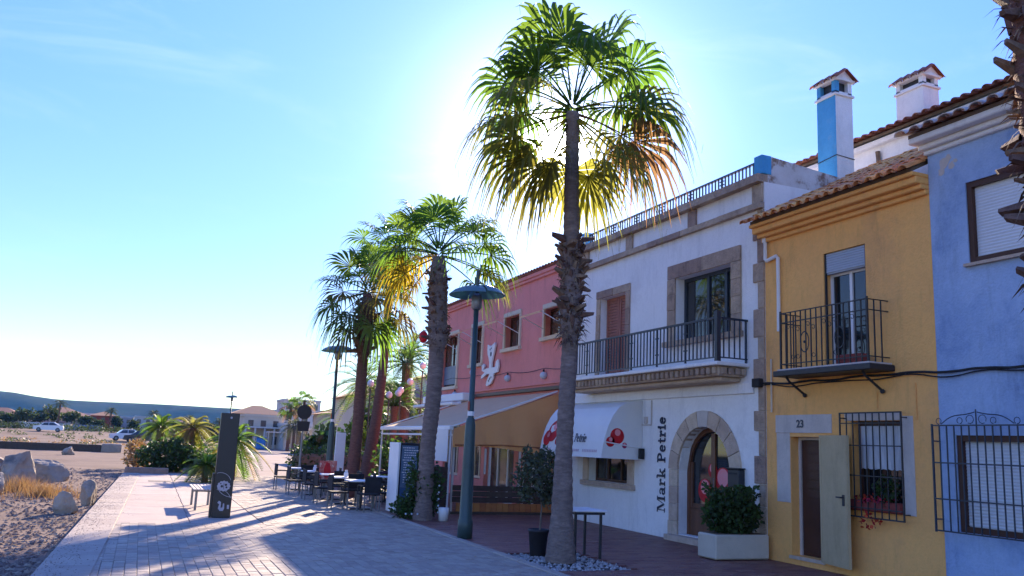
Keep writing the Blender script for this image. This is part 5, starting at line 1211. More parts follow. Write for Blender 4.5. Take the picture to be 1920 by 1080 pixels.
pr = fan_palm('nearest fan palm trunk with jagged cut leaf bases at the right edge', 6.20, 4.25,
         [(0, .24, .1, 0), (.6, .19, .1, 0), (2.0, .16, .06, 0), (3.0, .17, .03, 0), (5.2, .2, -.06, 0), (6.6, .17, -.08, 0), (9.8, .12, -.08, 0)],
         (2.9, 6.8, .16, .18), (-.08, 0, 9.9), p5, FM, 105, tm='trunk_red', nstub=150, sscale=1.0)

def feather_frond(o, az, el, L_, rg, n=26, ll=.42, arch=1.0):
    b = B(); o = Vector(o); d = Vector((math.cos(az) * math.cos(el), math.sin(az) * math.cos(el), math.sin(el)))
    P = lambda t: o + d * L_ * t + Vector((0, 0, -arch * L_ * .55 * t * t))
    b.tube([P(t / 6) for t in range(7)], [.03, .025, .02, .016, .012, .008, .004], 4)
    for i in range(n):
        t = .14 + .86 * i / (n - 1); q = P(t); T = (P(min(1, t + .02)) - P(t - .02)).normalized(); Sx = T.cross(Vector((0, 0, 1)))
        if Sx.length < .1: Sx = Vector((math.sin(az), -math.cos(az), 0))
        Sx.normalize(); N = Sx.cross(T); l = ll * (math.sin(math.pi * min(.97, t * .86 + .12)) ** .6) * rg.uniform(.85, 1.15)
        for s_ in (-1, 1):
            dd = (T * .62 + Sx * s_ * .75 + N * .28).normalized(); w = T * .017
            m_ = q + dd * l * .55; e = q + dd * l + Vector((0, 0, -l * .14)); b.face(q - w, q + w, m_ + w * .9, m_ - w * .9); b.face(m_ - w * .9, m_ + w * .9, e)
    return b
def date_palm(label, x, y, h, r, L_, n, seed, el0=-.5, el1=1.35, mats=('frond', 'frond_old'), group='feather palms in the garden beyond the tables', lean=0, ll=.42, base=-.08):
    rg = random.Random(seed); t = thing('date_palm', label, 'palm tree', (x, y, base), group)
    part('trunk', trunk_prof([(base, r * 1.25, x - lean, y), (base + h * .3 + .02, r, x - lean * .6, y), (base + h * .85, r * 1.0, x, y), (base + h, r * 1.15, x, y)], rg, .1), M['trunk_red'], t, True)
    for i in range(n):
        f = i / (n - 1); el = el1 + (el0 - el1) * f ** .85; az = i * 2.39996 + rg.uniform(-.2, .2)
        part('frond', feather_frond((x + .05 * math.cos(az), y + .05 * math.sin(az), base + h), az, el + rg.uniform(-.1, .1), L_ * rg.uniform(.85, 1.1), rg, 22 if L_ > 1 else 16, ll), M[mats[0] if el > 0 or rg.random() < .6 else mats[1]], t)
    return t
date_palm('feather palm with a leaning trunk left of the rolled white awning', 11.3, 40, 5.4, .17, 2.3, 30, 51)
date_palm('short feather palm with upright yellow-green leaves between two palm trunks', 10.6, 39, 3.3, .17, 2.2, 26, 52, .1, 1.4)
date_palm('feather palm with widely spread leaves right of the far street lamp', 10.0, 43, 4.6, .2, 2.3, 30, 53, -.7)
date_palm('feather palm highest among the garden feather palms, behind the fourth fan palm', 12.6, 44, 6.4, .17, 2.4, 30, 54)
date_palm('bushy feather palm standing behind the globe lamps', 11.8, 47, 4.4, .17, 2.4, 28, 55, -.2)

# ------------------------------------------------------------------ street furniture
def street_lamp(label, x, y, m, loc_z=0):
    t = thing('street_lamp', label, 'street lamp', (x, y, loc_z), 'dish topped street lamps along the promenade')
    b = B(); b.lathe([(.135, 0), (.135, .30), (.115, .34), (.108, 1.2), (.092, 2.0), (.075, 2.1), (.052, 2.14), (.045, 4.4)], (x, y, loc_z), 14); part('pole', b, m, t, True)
    b = B(); b.lathe([(.064, 2.16), (.064, 2.24)], (x, y, loc_z), 12); b.k = 1; b.box(x - .062, x - .05, y - .05, y + .02, loc_z + 2.26, loc_z + 2.42); part('collar', b, [M['white_paint'], M['cushion']], t)
    b = B(); b.lathe([(.07, 4.12), (.10, 4.16), (.10, 4.36), (.06, 4.42), (.045, 4.42)], (x, y, loc_z), 12); part('lamp_head', b, M['grey_metal'], t, True)
    b = B(); n = 24; prof = [(.10, 4.54), (.28, 4.53), (.42, 4.47), (.52, 4.385), (.515, 4.375), (.41, 4.45), (.28, 4.51), (.10, 4.52)]
    for s_ in (-1, 1):
        for (r0, z0), (r1, z1) in zip(prof, prof[1:] + prof[:1]):
            for k in range(12):
                a0, a1 = -math.pi / 2 + math.pi * k / 12, -math.pi / 2 + math.pi * (k + 1) / 12
                Q = lambda r, z, a: (x + s_ * (.012 + r * math.cos(a)), y + r * math.sin(a), loc_z + z + (.03 if s_ > 0 else 0)); b.face(Q(r0, z0, a0), Q(r1, z1, a0), Q(r1, z1, a1), Q(r0, z0, a1))
    part('dish', b, M['dish'], t, True)
    b = B(); b.lathe([(.035, 4.40), (.035, 4.86), (.02, 4.87)], (x, y, loc_z), 8); part('finial', b, m, t)
    return t
L1 = street_lamp('teal green street lamp with a wide dish top before the orange curtain', 5.50, 14.95, M['green_metal'])
L2 = copy_tree(L1, (5.52, 27.6, 0)); L2['label'] = 'dark street lamp with a dish top against the sky beside the cafe tables'
L3 = copy_tree(L1, (6.15, 70, 0)); L3['label'] = 'far street lamp whose tip shows right above the black pillar'

# black information pillar with pale prints
pt = thing('information_pillar', 'tall black information pillar with pale round prints on its lower half', 'pillar', (1.63, 18.62, 0))
PX0, PX1, PY = 1.46, 1.82, 18.55
b = B(); b.cbox(PX0, PX1, PY, PY + .16, .0, 2.06, .008); part('panel', b, M['black_panel'], pt)
b = B(); b.cbox(PX0 - .05, PX0 - .002, PY + .03, PY + .13, .0, .86, .006); part('side_fin', b, M['black_panel'], pt)
fp = lambda u, v, w: (u, PY - .001 - w, v); c_ = (PX0 + PX1) / 2
b = B(); pts = [(c_ + .125 * math.cos(t * .2618) * (1 + .06 * (-1) ** t), .615 + .10 * math.sin(t * .2618) * (1 + .08 * (-1) ** t)) for t in range(24)]
b.prism(pts, fp, .002); b.k = 1
for u, v, r in ((-.035, .61, .026), (.04, .64, .024), (.055, .59, .02), (-.06, .66, .013)): disc(b, lambda a, c, w: fp(a, c, .0024 + w), c_ + u, v, r, .001, 9)
b.box(c_ - .004, c_ + .004, PY - .006, PY - .0042, .55, .68); part('round_print', b, [M['emblem_grey'], M['black_panel']], pt)
b = B()
b.prism([(c_ - .07, .18), (c_ - .03, .13), (c_ + .03, .13), (c_ + .05, .18), (c_ + .045, .27), (c_ + .02, .28), (c_ + .015, .20), (c_ - .02, .19), (c_ - .02, .30), (c_ - .06, .33), (c_ - .09, .29), (c_ - .05, .26)], fp, .002)
b.prism([(c_ + .10, .17), (c_ + .14, .17), (c_ + .14, .25), (c_ + .10, .25)], fp, .0021); part('small_print', b, M['emblem_grey'], pt)
b = B()
for (q, a0, a1, r_, cu, cv) in ((0, 20, 110, .22, PX0 + .08, .66), (1, 200, 290, .30, PX1 - .02, .70), (2, 20, 100, .25, PX0 + .1, .30)):
    b.ring(fp, cu + (.0 if q else .02), cv, r_, r_ - .008, R(a0), R(a1), .0015 + q * .0003, 12)
b.v = [(min(max(x, PX0 + .004), PX1 - .004), y, z) for x, y, z in b.v]; part('curl_lines', b, M['emblem_grey'], pt)
b = B(); disc(b, fp, c_ + .02, 1.97, .022, .002, 12); part('top_mark', b, M['emblem_grey'], pt)

# white slatted bench behind the pillar
be = thing('bench', 'pale slatted bench half hidden behind the black pillar', 'bench', (1.42, 21, 0))
b = B(); sl_ = B(); sl_.cbox(-.03, .03, -.95, .95, -.012, .012, .004); sme = mesh('slat', sl_, M['pale_grey'])
for k in range(6): inst('slat', sme, be, (1.20 + k * .078, 21.0, .44))
for k in range(4): inst('slat', sme, be, (1.68 + k * .02, 21.0, .52 + k * .07), (0, R(80), 0))
for y_ in (20.25, 21.75):
    b = B(); b.box(1.18, 1.66, y_ - .025, y_ + .025, .39, .426); b.box(1.22, 1.27, y_ - .02, y_ + .02, 0, .388); b.box(1.58, 1.63, y_ - .02, y_ + .02, 0, .388); b.beam((1.65, y_, .40), (1.75, y_, .76), .04, .03, (0, 1, 0)); part('leg_frame', b, M['grey_metal'], be)

# menu board
mn = thing('menu_board', 'white sided menu board with a blue grey chalk panel near the cafe tables', 'menu board', (5.7, 19.6, 0))
b = B(); b.cbox(5.42, 5.47, 19.36, 20.15, .06, 1.62, .008); part('side_panel', b, M['white_paint'], mn)
b = B(); b.cbox(5.472, 5.93, 19.40, 19.5, .06, 1.62, .01); part('frame', b, M['black_panel'], mn)
b = B(); b.k = 0; b.box(5.51, 5.89, 19.39, 19.399, .62, 1.56); b.k = 1; b.box(5.51, 5.89, 19.388, 19.399, .30, .615); part('panel', b, [M['board_blue'], M['board_low']], mn)
b = B(); rt_ = random.Random(4)
for k in range(15):
    z_ = 1.50 - k * .055; x_ = 5.54 + (0.03 if k % 5 else 0)
    while x_ < 5.78 + .08 * rt_.random(): w_ = rt_.uniform(.02, .055); b.box(x_, x_ + w_, 19.386, 19.3885, z_, z_ + .018); x_ += w_ + .015
b.box(5.66, 5.74, 19.384, 19.3865, .45, .50); part('chalk_lines', b, M['white_paint'], mn, kind='stuff')

# creeper with fairy lights round the second palm
cr = thing('creeper', 'dark creeper with small fairy lights round the foot of the second palm', 'creeper', (5.9, 18.6, 0))
b = B(); rg = random.Random(9); b.leaves((5.82, 18.6, .65), (.42, .40, .75), 1500, .10, rg, .2, .0); b.leaves((5.55, 18.75, .22), (.4, .3, .25), 500, .09, rg, .1, .0); part('foliage', b, M['leaf'], cr)
lb = B(); lb.sphere((0, 0, 0), .022, 6, 4); lme = mesh('fairy_light', lb, M['bulb'])
for (u, z_) in [(6.06, .18 + .14 * i) for i in range(5)] + [(5.74 + .02 * i, .06 + .0 * i) for i in range(1)] + [(5.35 + .13 * i, .14) for i in range(4)] + [(6.26, .22 + .15 * i) for i in range(5)]:
    inst('fairy_light', lme, cr, (u, 18.22 if u < 6.2 else 18.9, z_))
b = B(); b.lathe([(.10, 0), (.12, .27), (.115, .28)], (6.2, 18.25, 0), 12); wb = single('waste_bin', b, M['white_paint'], 'small white bin on the floor right of the second palm', 'bin', True)

# olive tree in a pot beside the tall palm
ol = thing('potted_tree', 'small olive tree on a thin stem in a dark pot left of the tall palm', 'potted tree', (5.86, 12.62, 0))
b = B(); b.lathe([(.12, 0), (.155, .36), (.165, .36), (.165, .40), (.145, .40), (.14, .36)], (5.86, 12.62, 0), 18); part('pot', b, M['pot_grey'], ol, True)
b = B(); b.lathe([(.14, .34), (.01, .35)], (5.86, 12.62, 0), 14); part('soil', b, M['earth'], ol)
b = B(); b.tube([(5.88, 12.62, .33), (5.90, 12.62, .7), (5.88, 12.62, .95), (5.87, 12.62, 1.2)], [.016, .014, .013, .012], 6)
for k in range(9): a = k * 2.4; b.tube([(5.88, 12.62, .85 + k * .05), (5.88 + .2 * math.cos(a), 12.62 + .2 * math.sin(a), 1.05 + k * .05)], .006, 4)
part('stem', b, M['bark'], ol)
b = B(); rg = random.Random(12); 
for k in range(24):
    a = k * 2.4; z_ = .84 + .72 * k / 24; r_ = .27 * math.sin(math.pi * (.15 + .8 * k / 24)) + .05; b.leaves((5.84 + r_ * math.cos(a) + rg.gauss(0, .03), 12.62 + r_ * math.sin(a), z_ + rg.gauss(0, .03)), (.12, .12, .13), 46, .075, rg, .1)
for k in range(16):
    a = rg.uniform(0, 6.28); q = Vector((5.84 + .2 * math.cos(a), 12.62 + .2 * math.sin(a), rg.uniform(.9, 1.4))); d = Vector((math.cos(a), math.sin(a), rg.uniform(-.2, 1))).normalized()
    for t in range(6): b.leaves((q + d * .05 * t)[:], (.02, .02, .02), 2, .07, rg, 0)
part('foliage', b, M['leaf_olive'], ol)

# planter with a shrub by the yellow house
plt = thing('planter', 'cream square planter with a dark bushy shrub by the yellow house', 'planter', (9.12, 12.08, 0))
b = B(); b.cbox(8.6, 9.66, 11.82, 12.32, .015, .40, .02); part('box', b, M['planter'], plt)
b = B(); b.cbox(8.64, 9.62, 11.86, 12.28, .38, .408, .005); part('soil', b, M['earth'], plt)
b = B(); rg = random.Random(15)
for k in range(26): a = k * 2.4; b.tube([(9.12 + .3 * math.cos(a) * (k / 26), 12.07 + .15 * math.sin(a) * (k / 26), .40), (9.12 + .5 * math.cos(a) * (k / 26) ** .5, 12.07 + .2 * math.sin(a), .6 + .5 * rg.random())], .007, 4)
part('stems', b, M['bark'], plt, kind='stuff')
b = B()
b.leaves((9.12, 12.08, .68), (.54, .30, .36), 2600, .085, rg, .25, .40); b.leaves((8.95, 12.08, .95), (.2, .18, .2), 350, .08, rg, .2); b.leaves((9.33, 12.1, .98), (.18, .16, .18), 300, .08, rg, .2)
for k in range(34):
    a = rg.uniform(0, 6.28); q = Vector((9.12 + .42 * math.cos(a) * rg.random(), 12.08 + .2 * math.sin(a), .8)); d = Vector((math.cos(a) * .5, math.sin(a) * .3, rg.uniform(.4, 1.1))).normalized(); L_ = rg.uniform(.15, .45)
    for t in range(7): p = q + d * L_ * (.4 + .6 * t / 6); b.leaves(p[:], (.025, .025, .025), 3, .075, rg, 0)
part('foliage', b, M['leaf'], plt)
# bistro table by the tall palm
tb_ = thing('bistro_table', 'white topped table with dark legs right of the tall palm', 'table', (6.55, 12.45, 0))
b = B(); b.cbox(6.22, 6.80, 12.12, 12.78, .70, .73, .008); part('table_top', b, M['white_paint'], tb_)
b = B(); b.box(6.25, 6.77, 12.15, 12.75, .66, .698); part('apron', b, M['iron'], tb_)
for x_ in (6.28, 6.72):
    for y_ in (12.19, 12.71): b = B(); b.box(x_ - .017, x_ + .017, y_ - .017, y_ + .017, 0, .659); part('leg', b, M['iron'], tb_)

# ------------------------------------------------------------------ cafe terrace, hedge, people
cfc = thing('cafe_chair', 'black wicker cafe chair pulled up to the cafe tables', 'chair', (0, 0, 0), 'black chairs at the cafe tables')
b = B(); b.cbox(-.21, .21, -.21, .21, .38, .42, .01); part('seat', b, M['cloth_black'], cfc)
b = B(); b.cbox(-.21, -.18, -.21, .21, .44, .80, .01)
part('backrest', b, M['cloth_black'], cfc)
for x_ in (-.19, .19):
    for y_ in (-.19, .19): b = B(); b.box(x_ - .014, x_ + .014, y_ - .014, y_ + .014, 0, .379); part('leg', b, M['grey_metal'], cfc)
for y_ in (-.205, .205): b = B(); b.box(-.18, .19, y_ - .015, y_ + .015, .58, .605); b.box(.17, .19, y_ - .012, y_ + .012, .42, .579); part('armrest', b, M['iron'], cfc)
cft = thing('cafe_table', 'white topped cafe table', 'table', (0, 0, 0), 'white topped cafe tables along the promenade')
b = B(); b.cbox(-.35, .35, -.35, .35, .655, .69, .006); part('table_top', b, M['white_paint'], cft)
b = B(); b.lathe([(.03, .03), (.03, .654)], n=8); b.box(-.25, .25, -.03, .03, 0, .03); b.box(-.03, .03, -.25, .25, .001, .031); part('pedestal', b, M['iron'], cft)
TL = ((5.02, 21.0, 'nearest white topped cafe table beside the menu board'), (4.98, 22.6, 'second white topped cafe table from the menu board'), (4.95, 24.2, 'white topped cafe table beside the red poster'), (4.8, 26.0, 'white topped cafe table beyond the red poster'), (4.75, 28.2, 'farthest white topped cafe table, below the sign post'), (6.3, 23.6, 'white topped cafe table behind the front row'))
for k, (x_, y_, lab) in enumerate(TL):
    o = cft if k == 0 else copy_tree(cft, (x_, y_, 0)); o.location = (x_, y_, 0); o['label'] = lab
CL = []
for k, (x_, y_, lab) in enumerate(TL):
    CL += [(x_ - .55, y_ + .0, 0.05, 'black wicker chair on the beach side of the ' + lab), (x_ + .55, y_, math.pi - .1, 'black wicker chair on the house side of the ' + lab), (x_ + .05, y_ - .58, math.pi / 2 + .2, 'black wicker chair on the near side of the ' + lab)]
for k, (x_, y_, a, lab) in enumerate(CL):
    o = cfc if k == 0 else copy_tree(cfc, (x_, y_, 0)); o.location = (x_, y_, 0); o.rotation_euler = (0, 0, a)
    o['label'] = lab.replace('white topped ', '')
# napkin holders on two tables
for x_, y_, lab in ((4.98, 22.6, 'small white napkin holder on the second cafe table'), (4.8, 26.0, 'white cup stand on the cafe table beyond the red poster')):
    b = B(); b.cbox(x_ - .05, x_ + .05, y_ - .04, y_ + .04, .691, .80, .01); b.box(x_ - .035, x_ + .035, y_ - .01, y_ + .01, .80, .86); single('napkin_holder', b, M['slat_white'], lab, 'napkin holder')
# red poster on a stand
ps = thing('poster_stand', 'red and white poster on a stand in front of the cafe tables', 'poster stand', (4.95, 24.9, 0))
b = B(); b.cbox(4.72, 5.2, 24.88, 24.92, .5, 1.02, .006); part('poster', b, M['poster'], ps)
b = B(); b.prism([(4.85, .58), (4.99, .56), (5.05, .7), (5.0, .95), (4.9, .98), (4.84, .8)], lambda u, v, w: (u, 24.879 - w, v), .002); part('figure_print', b, M['print_red'], ps)
b = B(); b.box(4.80, 4.83, 24.885, 24.915, 0, .5); b.box(5.09, 5.12, 24.885, 24.915, 0, .5); part('stand', b, M['iron'], ps)
# white advertising post behind the tables
b = B(); b.cbox(6.38, 6.72, 31.0, 31.12, .02, 1.86, .01); b.box(6.34, 6.76, 30.96, 31.16, -.05, .04)
single('white_post', b, M['white_paint'], 'plain white upright board post in front of the hedge', 'post')
# sign post with two dark discs
sp = thing('sign_post', 'slim grey sign post with a dark round plate at its top before the hedge', 'sign', (5.5, 32.9, 0))
b = B(); b.lathe([(.05, 0), (.045, 1.2), (.035, 1.21), (.035, 2.75)], (5.5, 32.9, 0), 8); part('pole', b, M['grey_metal'], sp)
b = B(); b.lathe([(.27, -.012), (.27, .012)], (0, 0, 0), 24); b.v = [(5.5 + x, 32.84 + z, 2.56 + y) for x, y, z in b.v]; part('round_plate', b, M['black_panel'], sp)
b = B(); b.prism([(-.24, 2.22), (.24, 2.22), (.2, 1.86), (-.2, 1.86)], lambda u, v, w: (5.5 + u, 32.83 + w, v), .02); part('lower_plate', b, M['black_panel'], sp)
# hedge
b = B(); rg = random.Random(31)
for k in range(26): b.leaves((5.95 + (k % 13) * .42, 35.2 + (k // 13) * 1.0 + .1 * math.sin(k), .62), (.42, .62, .72), 260, .14, rg, .35, .0)
hd = thing('hedge', 'clipped green hedge behind the sign post and the cafe tables', 'hedge', (8.4, 35.6, 0)); part('foliage', b, M['leaf'], hd)
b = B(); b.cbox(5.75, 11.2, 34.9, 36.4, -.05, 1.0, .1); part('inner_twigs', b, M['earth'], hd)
b = B(); 
for k in range(8): b.leaves((10.2 + k * .45, 34.0, .75), (.35, .35, .5), 160, .12, rg, .3, .0)
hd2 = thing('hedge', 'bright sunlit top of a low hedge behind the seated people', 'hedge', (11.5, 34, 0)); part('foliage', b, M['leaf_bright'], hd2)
# shrubs behind the hedge and the cream house that closes the view there
def bush(label, x, y, z0, rad, n, size, m, seed, group=None):
    rg = random.Random(seed); t = thing('shrub', label, 'shrub', (x, y, z0), group); b = B(); b.leaves((x, y, z0 + rad[2] * .9), rad, n, size, rg, .3, z0); part('foliage', b, M[m], t)
    b = B()
    for k in range(7): a = k * .9; b.tube([(x + .05 * math.cos(a), y + .05 * math.sin(a), z0 - .05), (x + rad[0] * .6 * math.cos(a), y + rad[1] * .6 * math.sin(a), z0 + rad[2] * 1.2)], .02, 4)
    part('stems', b, M['bark'], t, kind='stuff'); return t
bush('dark spiky shrub rising above the hedge left of the far street lamp', 7.3, 37.6, 0, (1.0, .8, 1.1), 900, .30, 'leaf', 41)
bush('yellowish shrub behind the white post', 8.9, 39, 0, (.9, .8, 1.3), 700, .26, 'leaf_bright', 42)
bush('dark rounded shrub behind the third palm', 10.4, 42, 0, (1.2, 1, 1.7), 900, .28, 'leaf', 43)
bush('tall loose shrub right of the fourth palm', 13.3, 46, 0, (1.4, 1.2, 2.0), 1000, .3, 'leaf_olive', 44)
bush('low shrub before the terrace behind the menu board', 7.6, 27.6, 0, (.7, .6, .95), 700, .16, 'leaf', 45)

def globe_lamp(x, y, zs, lab):
    t = thing('globe_lamp', lab, 'lamp', (x, y, 0), 'white globe lamps among the garden palms')
    b = B(); b.tube([(x, y, -.06), (x, y, zs[0] - .2)], .03, 6)
    for q, (dx, z_) in enumerate(zip((0, .38, -.36), zs)):
        if q: b.tube([(x, y, z_ - .35), (x + dx, y, z_ - .18)], .018, 5)
    part('post', b, M['iron'], t)
    for dx, z_ in zip((0, .38, -.36), zs):
        b = B(); b.sphere((x + dx, y, z_), .14, 12, 8); part('globe', b, M['bulb'], t, True)
for q in ((8.2, 34.0, (3.86, 3.6), 'leftmost globe lamp, two white globes beside the third palm trunk'), (8.98, 34.0, (3.45, 3.55), 'lowest pair of white lamp globes, before the fourth palm trunk'), (9.5, 34.2, (3.68, 4.05), 'pair of white lamp globes at uneven heights left of the leaning feather palm'), (10.4, 34.3, (4.75,), 'single high white lamp globe beside the corner of the red house')): globe_lamp(*q)

# people: one continuous skinned body each
def person(label, loc, J, E_, rad, cols, hair=None, yaw=0, mats=()):
    t = thing('person', label, 'person', loc)
    me = bpy.data.meshes.new('sk'); me.from_pydata(J, E_, []); o = bpy.data.objects.new('sk', me); COL.objects.link(o)
    md = o.modifiers.new('s', 'SKIN'); sv = me.skin_vertices[0].data
    for i, r in enumerate(rad): sv[i].radius = r if isinstance(r, tuple) else (r, r); sv[i].use_root = (i == 0)
    ms = o.modifiers.new('u', 'SUBSURF'); ms.levels = 1; ms.render_levels = 1
    dg = bpy.context.evaluated_depsgraph_get(); m2 = bpy.data.meshes.new_from_object(o.evaluated_get(dg)); bpy.data.objects.remove(o); m2.name = 'body'
    for m in mats: m2.materials.append(M[m])
    for p in m2.polygons: p.use_smooth = True; p.material_index = cols(p.center)
    ob = bpy.data.objects.new('body', m2); link(ob, t); OFF[ob.name] = Vector(loc)
    t.rotation_euler = (0, 0, yaw)
    if hair:
        b = B(); b.sphere((hair[1][0], hair[1][1], hair[1][2]), hair[2], 10, 7, 1.1); ho = bpy.data.objects.new('hair', mesh('hair', b, M[hair[0]], True)); link(ho, t)
    return t
# seated figure facing +x: 0 pelvis,1 chest,2 neck,3 head,4 crown, arms, legs
SJ = [(0, 0, .50), (.02, 0, .74), (.03, 0, .98), (.05, 0, 1.07), (.07, 0, 1.17), (.07, 0, 1.27),
      (.03, .17, .94), (.12, .22, .72), (.34, .16, .72), (.42, .14, .73), (.03, -.17, .94), (.12, -.22, .72), (.34, -.16, .72), (.42, -.14, .73),
      (.06, .09, .48), (.42, .11, .48), (.42, .11, .10), (.54, .11, .05), (.06, -.09, .48), (.42, -.11, .48), (.44, -.11, .10), (.56, -.11, .05)]
SE = [(0, 1), (1, 2), (2, 3), (3, 4), (4, 5), (2, 6), (6, 7), (7, 8), (8, 9), (2, 10), (10, 11), (11, 12), (12, 13), (0, 14), (14, 15), (15, 16), (16, 17), (0, 18), (18, 19), (19, 20), (20, 21)]
SR = [.13, .14, .12, .055, .085, .06, .06, .048, .038, .035, .06, .048, .038, .035, .085, .065, .045, .035, .085, .065, .045, .035]
def seatcol(c): return 0 if c.z > 1.02 or (c.x > .36 and .6 < c.z < .85) else (1 if c.z > .56 else 2)
person('seated person with pale hair and a dark purple top behind the cafe tables', (6.95, 25.2, 0), SJ, SE, SR, seatcol, ('hair_white', (.045, 0, 1.215), .108), 2.6, ('skin', 'cloth_dark', 'cloth_black'))
person('seated person with auburn hair and a white top beside the menu board', (6.65, 23.0, 0), SJ, SE, SR, seatcol, ('hair_red', (.045, 0, 1.215), .108), 2.2, ('skin', 'cloth_white', 'cloth_black'))
for (x_, y_, a, lab) in ((6.95, 25.2, 2.6, 'black wicker chair under the person in the dark purple top'), (6.65, 23.0, 2.2, 'black wicker chair under the person in the white top')):
    o = copy_tree(cfc, (x_ - .02 * math.cos(a), y_ - .02 * math.sin(a), 0)); o.rotation_euler = (0, 0, a); o['label'] = lab; o['group'] = 'black chairs with people sitting in them'
# standing figure far on the beach
TJ = [(0, 0, .92), (0, 0, 1.18), (0, 0, 1.42), (0, 0, 1.52), (0.01, 0, 1.62), (.01, 0, 1.72), (0, .19, 1.38), (.03, .23, 1.12), (.10, .22, .88), (0, -.19, 1.38), (.03, -.23, 1.12), (.10, -.22, .88),
      (0, .09, .88), (.03, .10, .48), (0, .11, .07), (.12, .11, .04), (0, -.09, .88), (.03, -.1, .48), (0, -.11, .07), (.12, -.11, .04)]
TE = [(0, 1), (1, 2), (2, 3), (3, 4), (4, 5), (2, 6), (6, 7), (7, 8), (2, 9), (9, 10), (10, 11), (0, 12), (12, 13), (13, 14), (14, 15), (0, 16), (16, 17), (17, 18), (18, 19)]
TR = [.13, .13, .12, .055, .09, .06, .06, .048, .036, .06, .048, .036, .085, .062, .045, .035, .085, .062, .045, .035]
person('person in dark clothes standing far off on the beach at the left edge', (-11.6, 88, hgt(-11.6, 88)), TJ, TE, TR, lambda c: 0 if c.z > 1.5 else 1, ('cloth_black', (0, 0, 1.67), .11), 1.0, ('skin', 'cloth_black'))

# ------------------------------------------------------------------ beach: rocks, dry bush, low wall
def rock(label, x, y, rx, ry, rz, seed, group='pale boulders beside the promenade', z=None, yaw=0):
    rg = random.Random(seed); bm = bmesh.new(); bmesh.ops.create_icosphere(bm, subdivisions=4, radius=1)
    cuts = [(Vector((rg.gauss(0, 1), rg.gauss(0, 1), rg.gauss(.2, .8))).normalized(), rg.uniform(.42, .78)) for _ in range(15)]
    from mathutils import noise
    for v in bm.verts:
        p = v.co.copy()
        for n_, d_ in cuts:
            q = p.dot(n_)
            if q > d_: p -= n_ * (q - d_) * .98
        p += p.normalized() * (.05 * noise.noise(p * 2.2 + Vector((seed, 0, 0))) + .05 * noise.noise(p * 5 + Vector((0, seed, 0))) + .03 * noise.noise(p * 13))
        v.co = Vector((p.x * rx, p.y * ry, p.z * rz))
    bm.verts.index_update(); b = B(); b.add([v.co[:] for v in bm.verts], [tuple(v.index for v in f.verts) for f in bm.faces]); bm.free()
    z = hgt(x, y) + rz * .45 if z is None else z
    o = single('boulder', b, M['rock'], label, 'boulder', False, group); o.location = (x, y, z); o.rotation_euler = (0, 0, yaw); return o
rock('small pale boulder nearest the kerb, with a pointed top', -1.22, 20.3, .27, .32, .34, 1)
rock('upright grey boulder right beside the kerb, behind the small pale one', -.93, 22.4, .25, .32, .40, 2)
rock('largest boulder, a pale slab leaning at the left edge', -3.15, 28.6, 0.66, .9, .82, 3, yaw=.6)
rock('big pale boulder cut by the left edge of the picture, low and square', -3.35, 25.2, .55, .8, .44, 4)
rock('dark topped boulder behind the leaning slab', -2.75, 32.5, .62, .9, .66, 5, yaw=1.2)
rock('grey boulder behind the slab at the left edge', -4.4, 31.5, .9, .9, .8, 8)
rock('tiny pale stone on the gravel in front of the low dark wall', -4.1, 62, .55, .6, .5, 6)
rock('flat reddish stone at the foot of the dry bush', -1.75, 26.6, .26, .22, .14, 7)
b = B(); rg = random.Random(61)
for k in range(900):
    a = rg.uniform(0, 6.28); r_ = abs(rg.gauss(0, .5)); x_, y_ = -2.05 + r_ * math.cos(a) * 1.0, 24.9 + r_ * math.sin(a) * 1.5; l = rg.uniform(.15, .42); q = Vector((x_, y_, hgt(x_, y_))); e = q + Vector((rg.gauss(0, .16), rg.gauss(0, .16), l)); s_ = Vector((rg.uniform(-1, 1), rg.uniform(-1, 1), 0)).normalized() * .007
    b.face(q - s_, q + s_, e)
dg_ = thing('dry_bush', 'dry brown bush between the boulders on the gravel', 'bush', (-2.05, 24.9, -.05)); part('twigs', b, M['straw'], dg_)
b = B(); 
for k in range(500):
    a = rg.uniform(0, 6.28); r_ = abs(rg.gauss(0, .3)); x_, y_ = -2.75 + r_ * math.cos(a), 26.3 + r_ * math.sin(a) * 1.3; l = rg.uniform(.2, .5); q = Vector((x_, y_, hgt(x_, y_))); e = q + Vector((rg.gauss(.05, .2), rg.gauss(0, .2), l)); s_ = Vector((rg.uniform(-1, 1), rg.uniform(-1, 1), 0)).normalized() * .008
    b.face(q - s_, q + s_, e)
dg_ = thing('dry_bush', 'tall straw coloured grass tuft against the leaning slab', 'bush', (-2.75, 26.3, -.05)); part('twigs', b, M['straw'], dg_)
b = B(); b.cbox(-9.5, -2.6, 72.0, 72.5, -.15, .42, .03); single('low_wall', b, M['wood_dark'], 'low dark wall across the beach behind the boulders', 'wall')
b = B(); b.cbox(-2.58, -1.2, 71.8, 72.8, -.15, .52, .08); single('stone_block', b, M['rock'], 'pale squared stone block at the right end of the low dark wall', 'stone block')
b = B(); b.cbox(-30, -10.2, 70, 70.6, -.2, .5, .03); single('low_wall', b, M['wood_dark'], 'low dark wall running out of the picture at the left edge', 'wall')

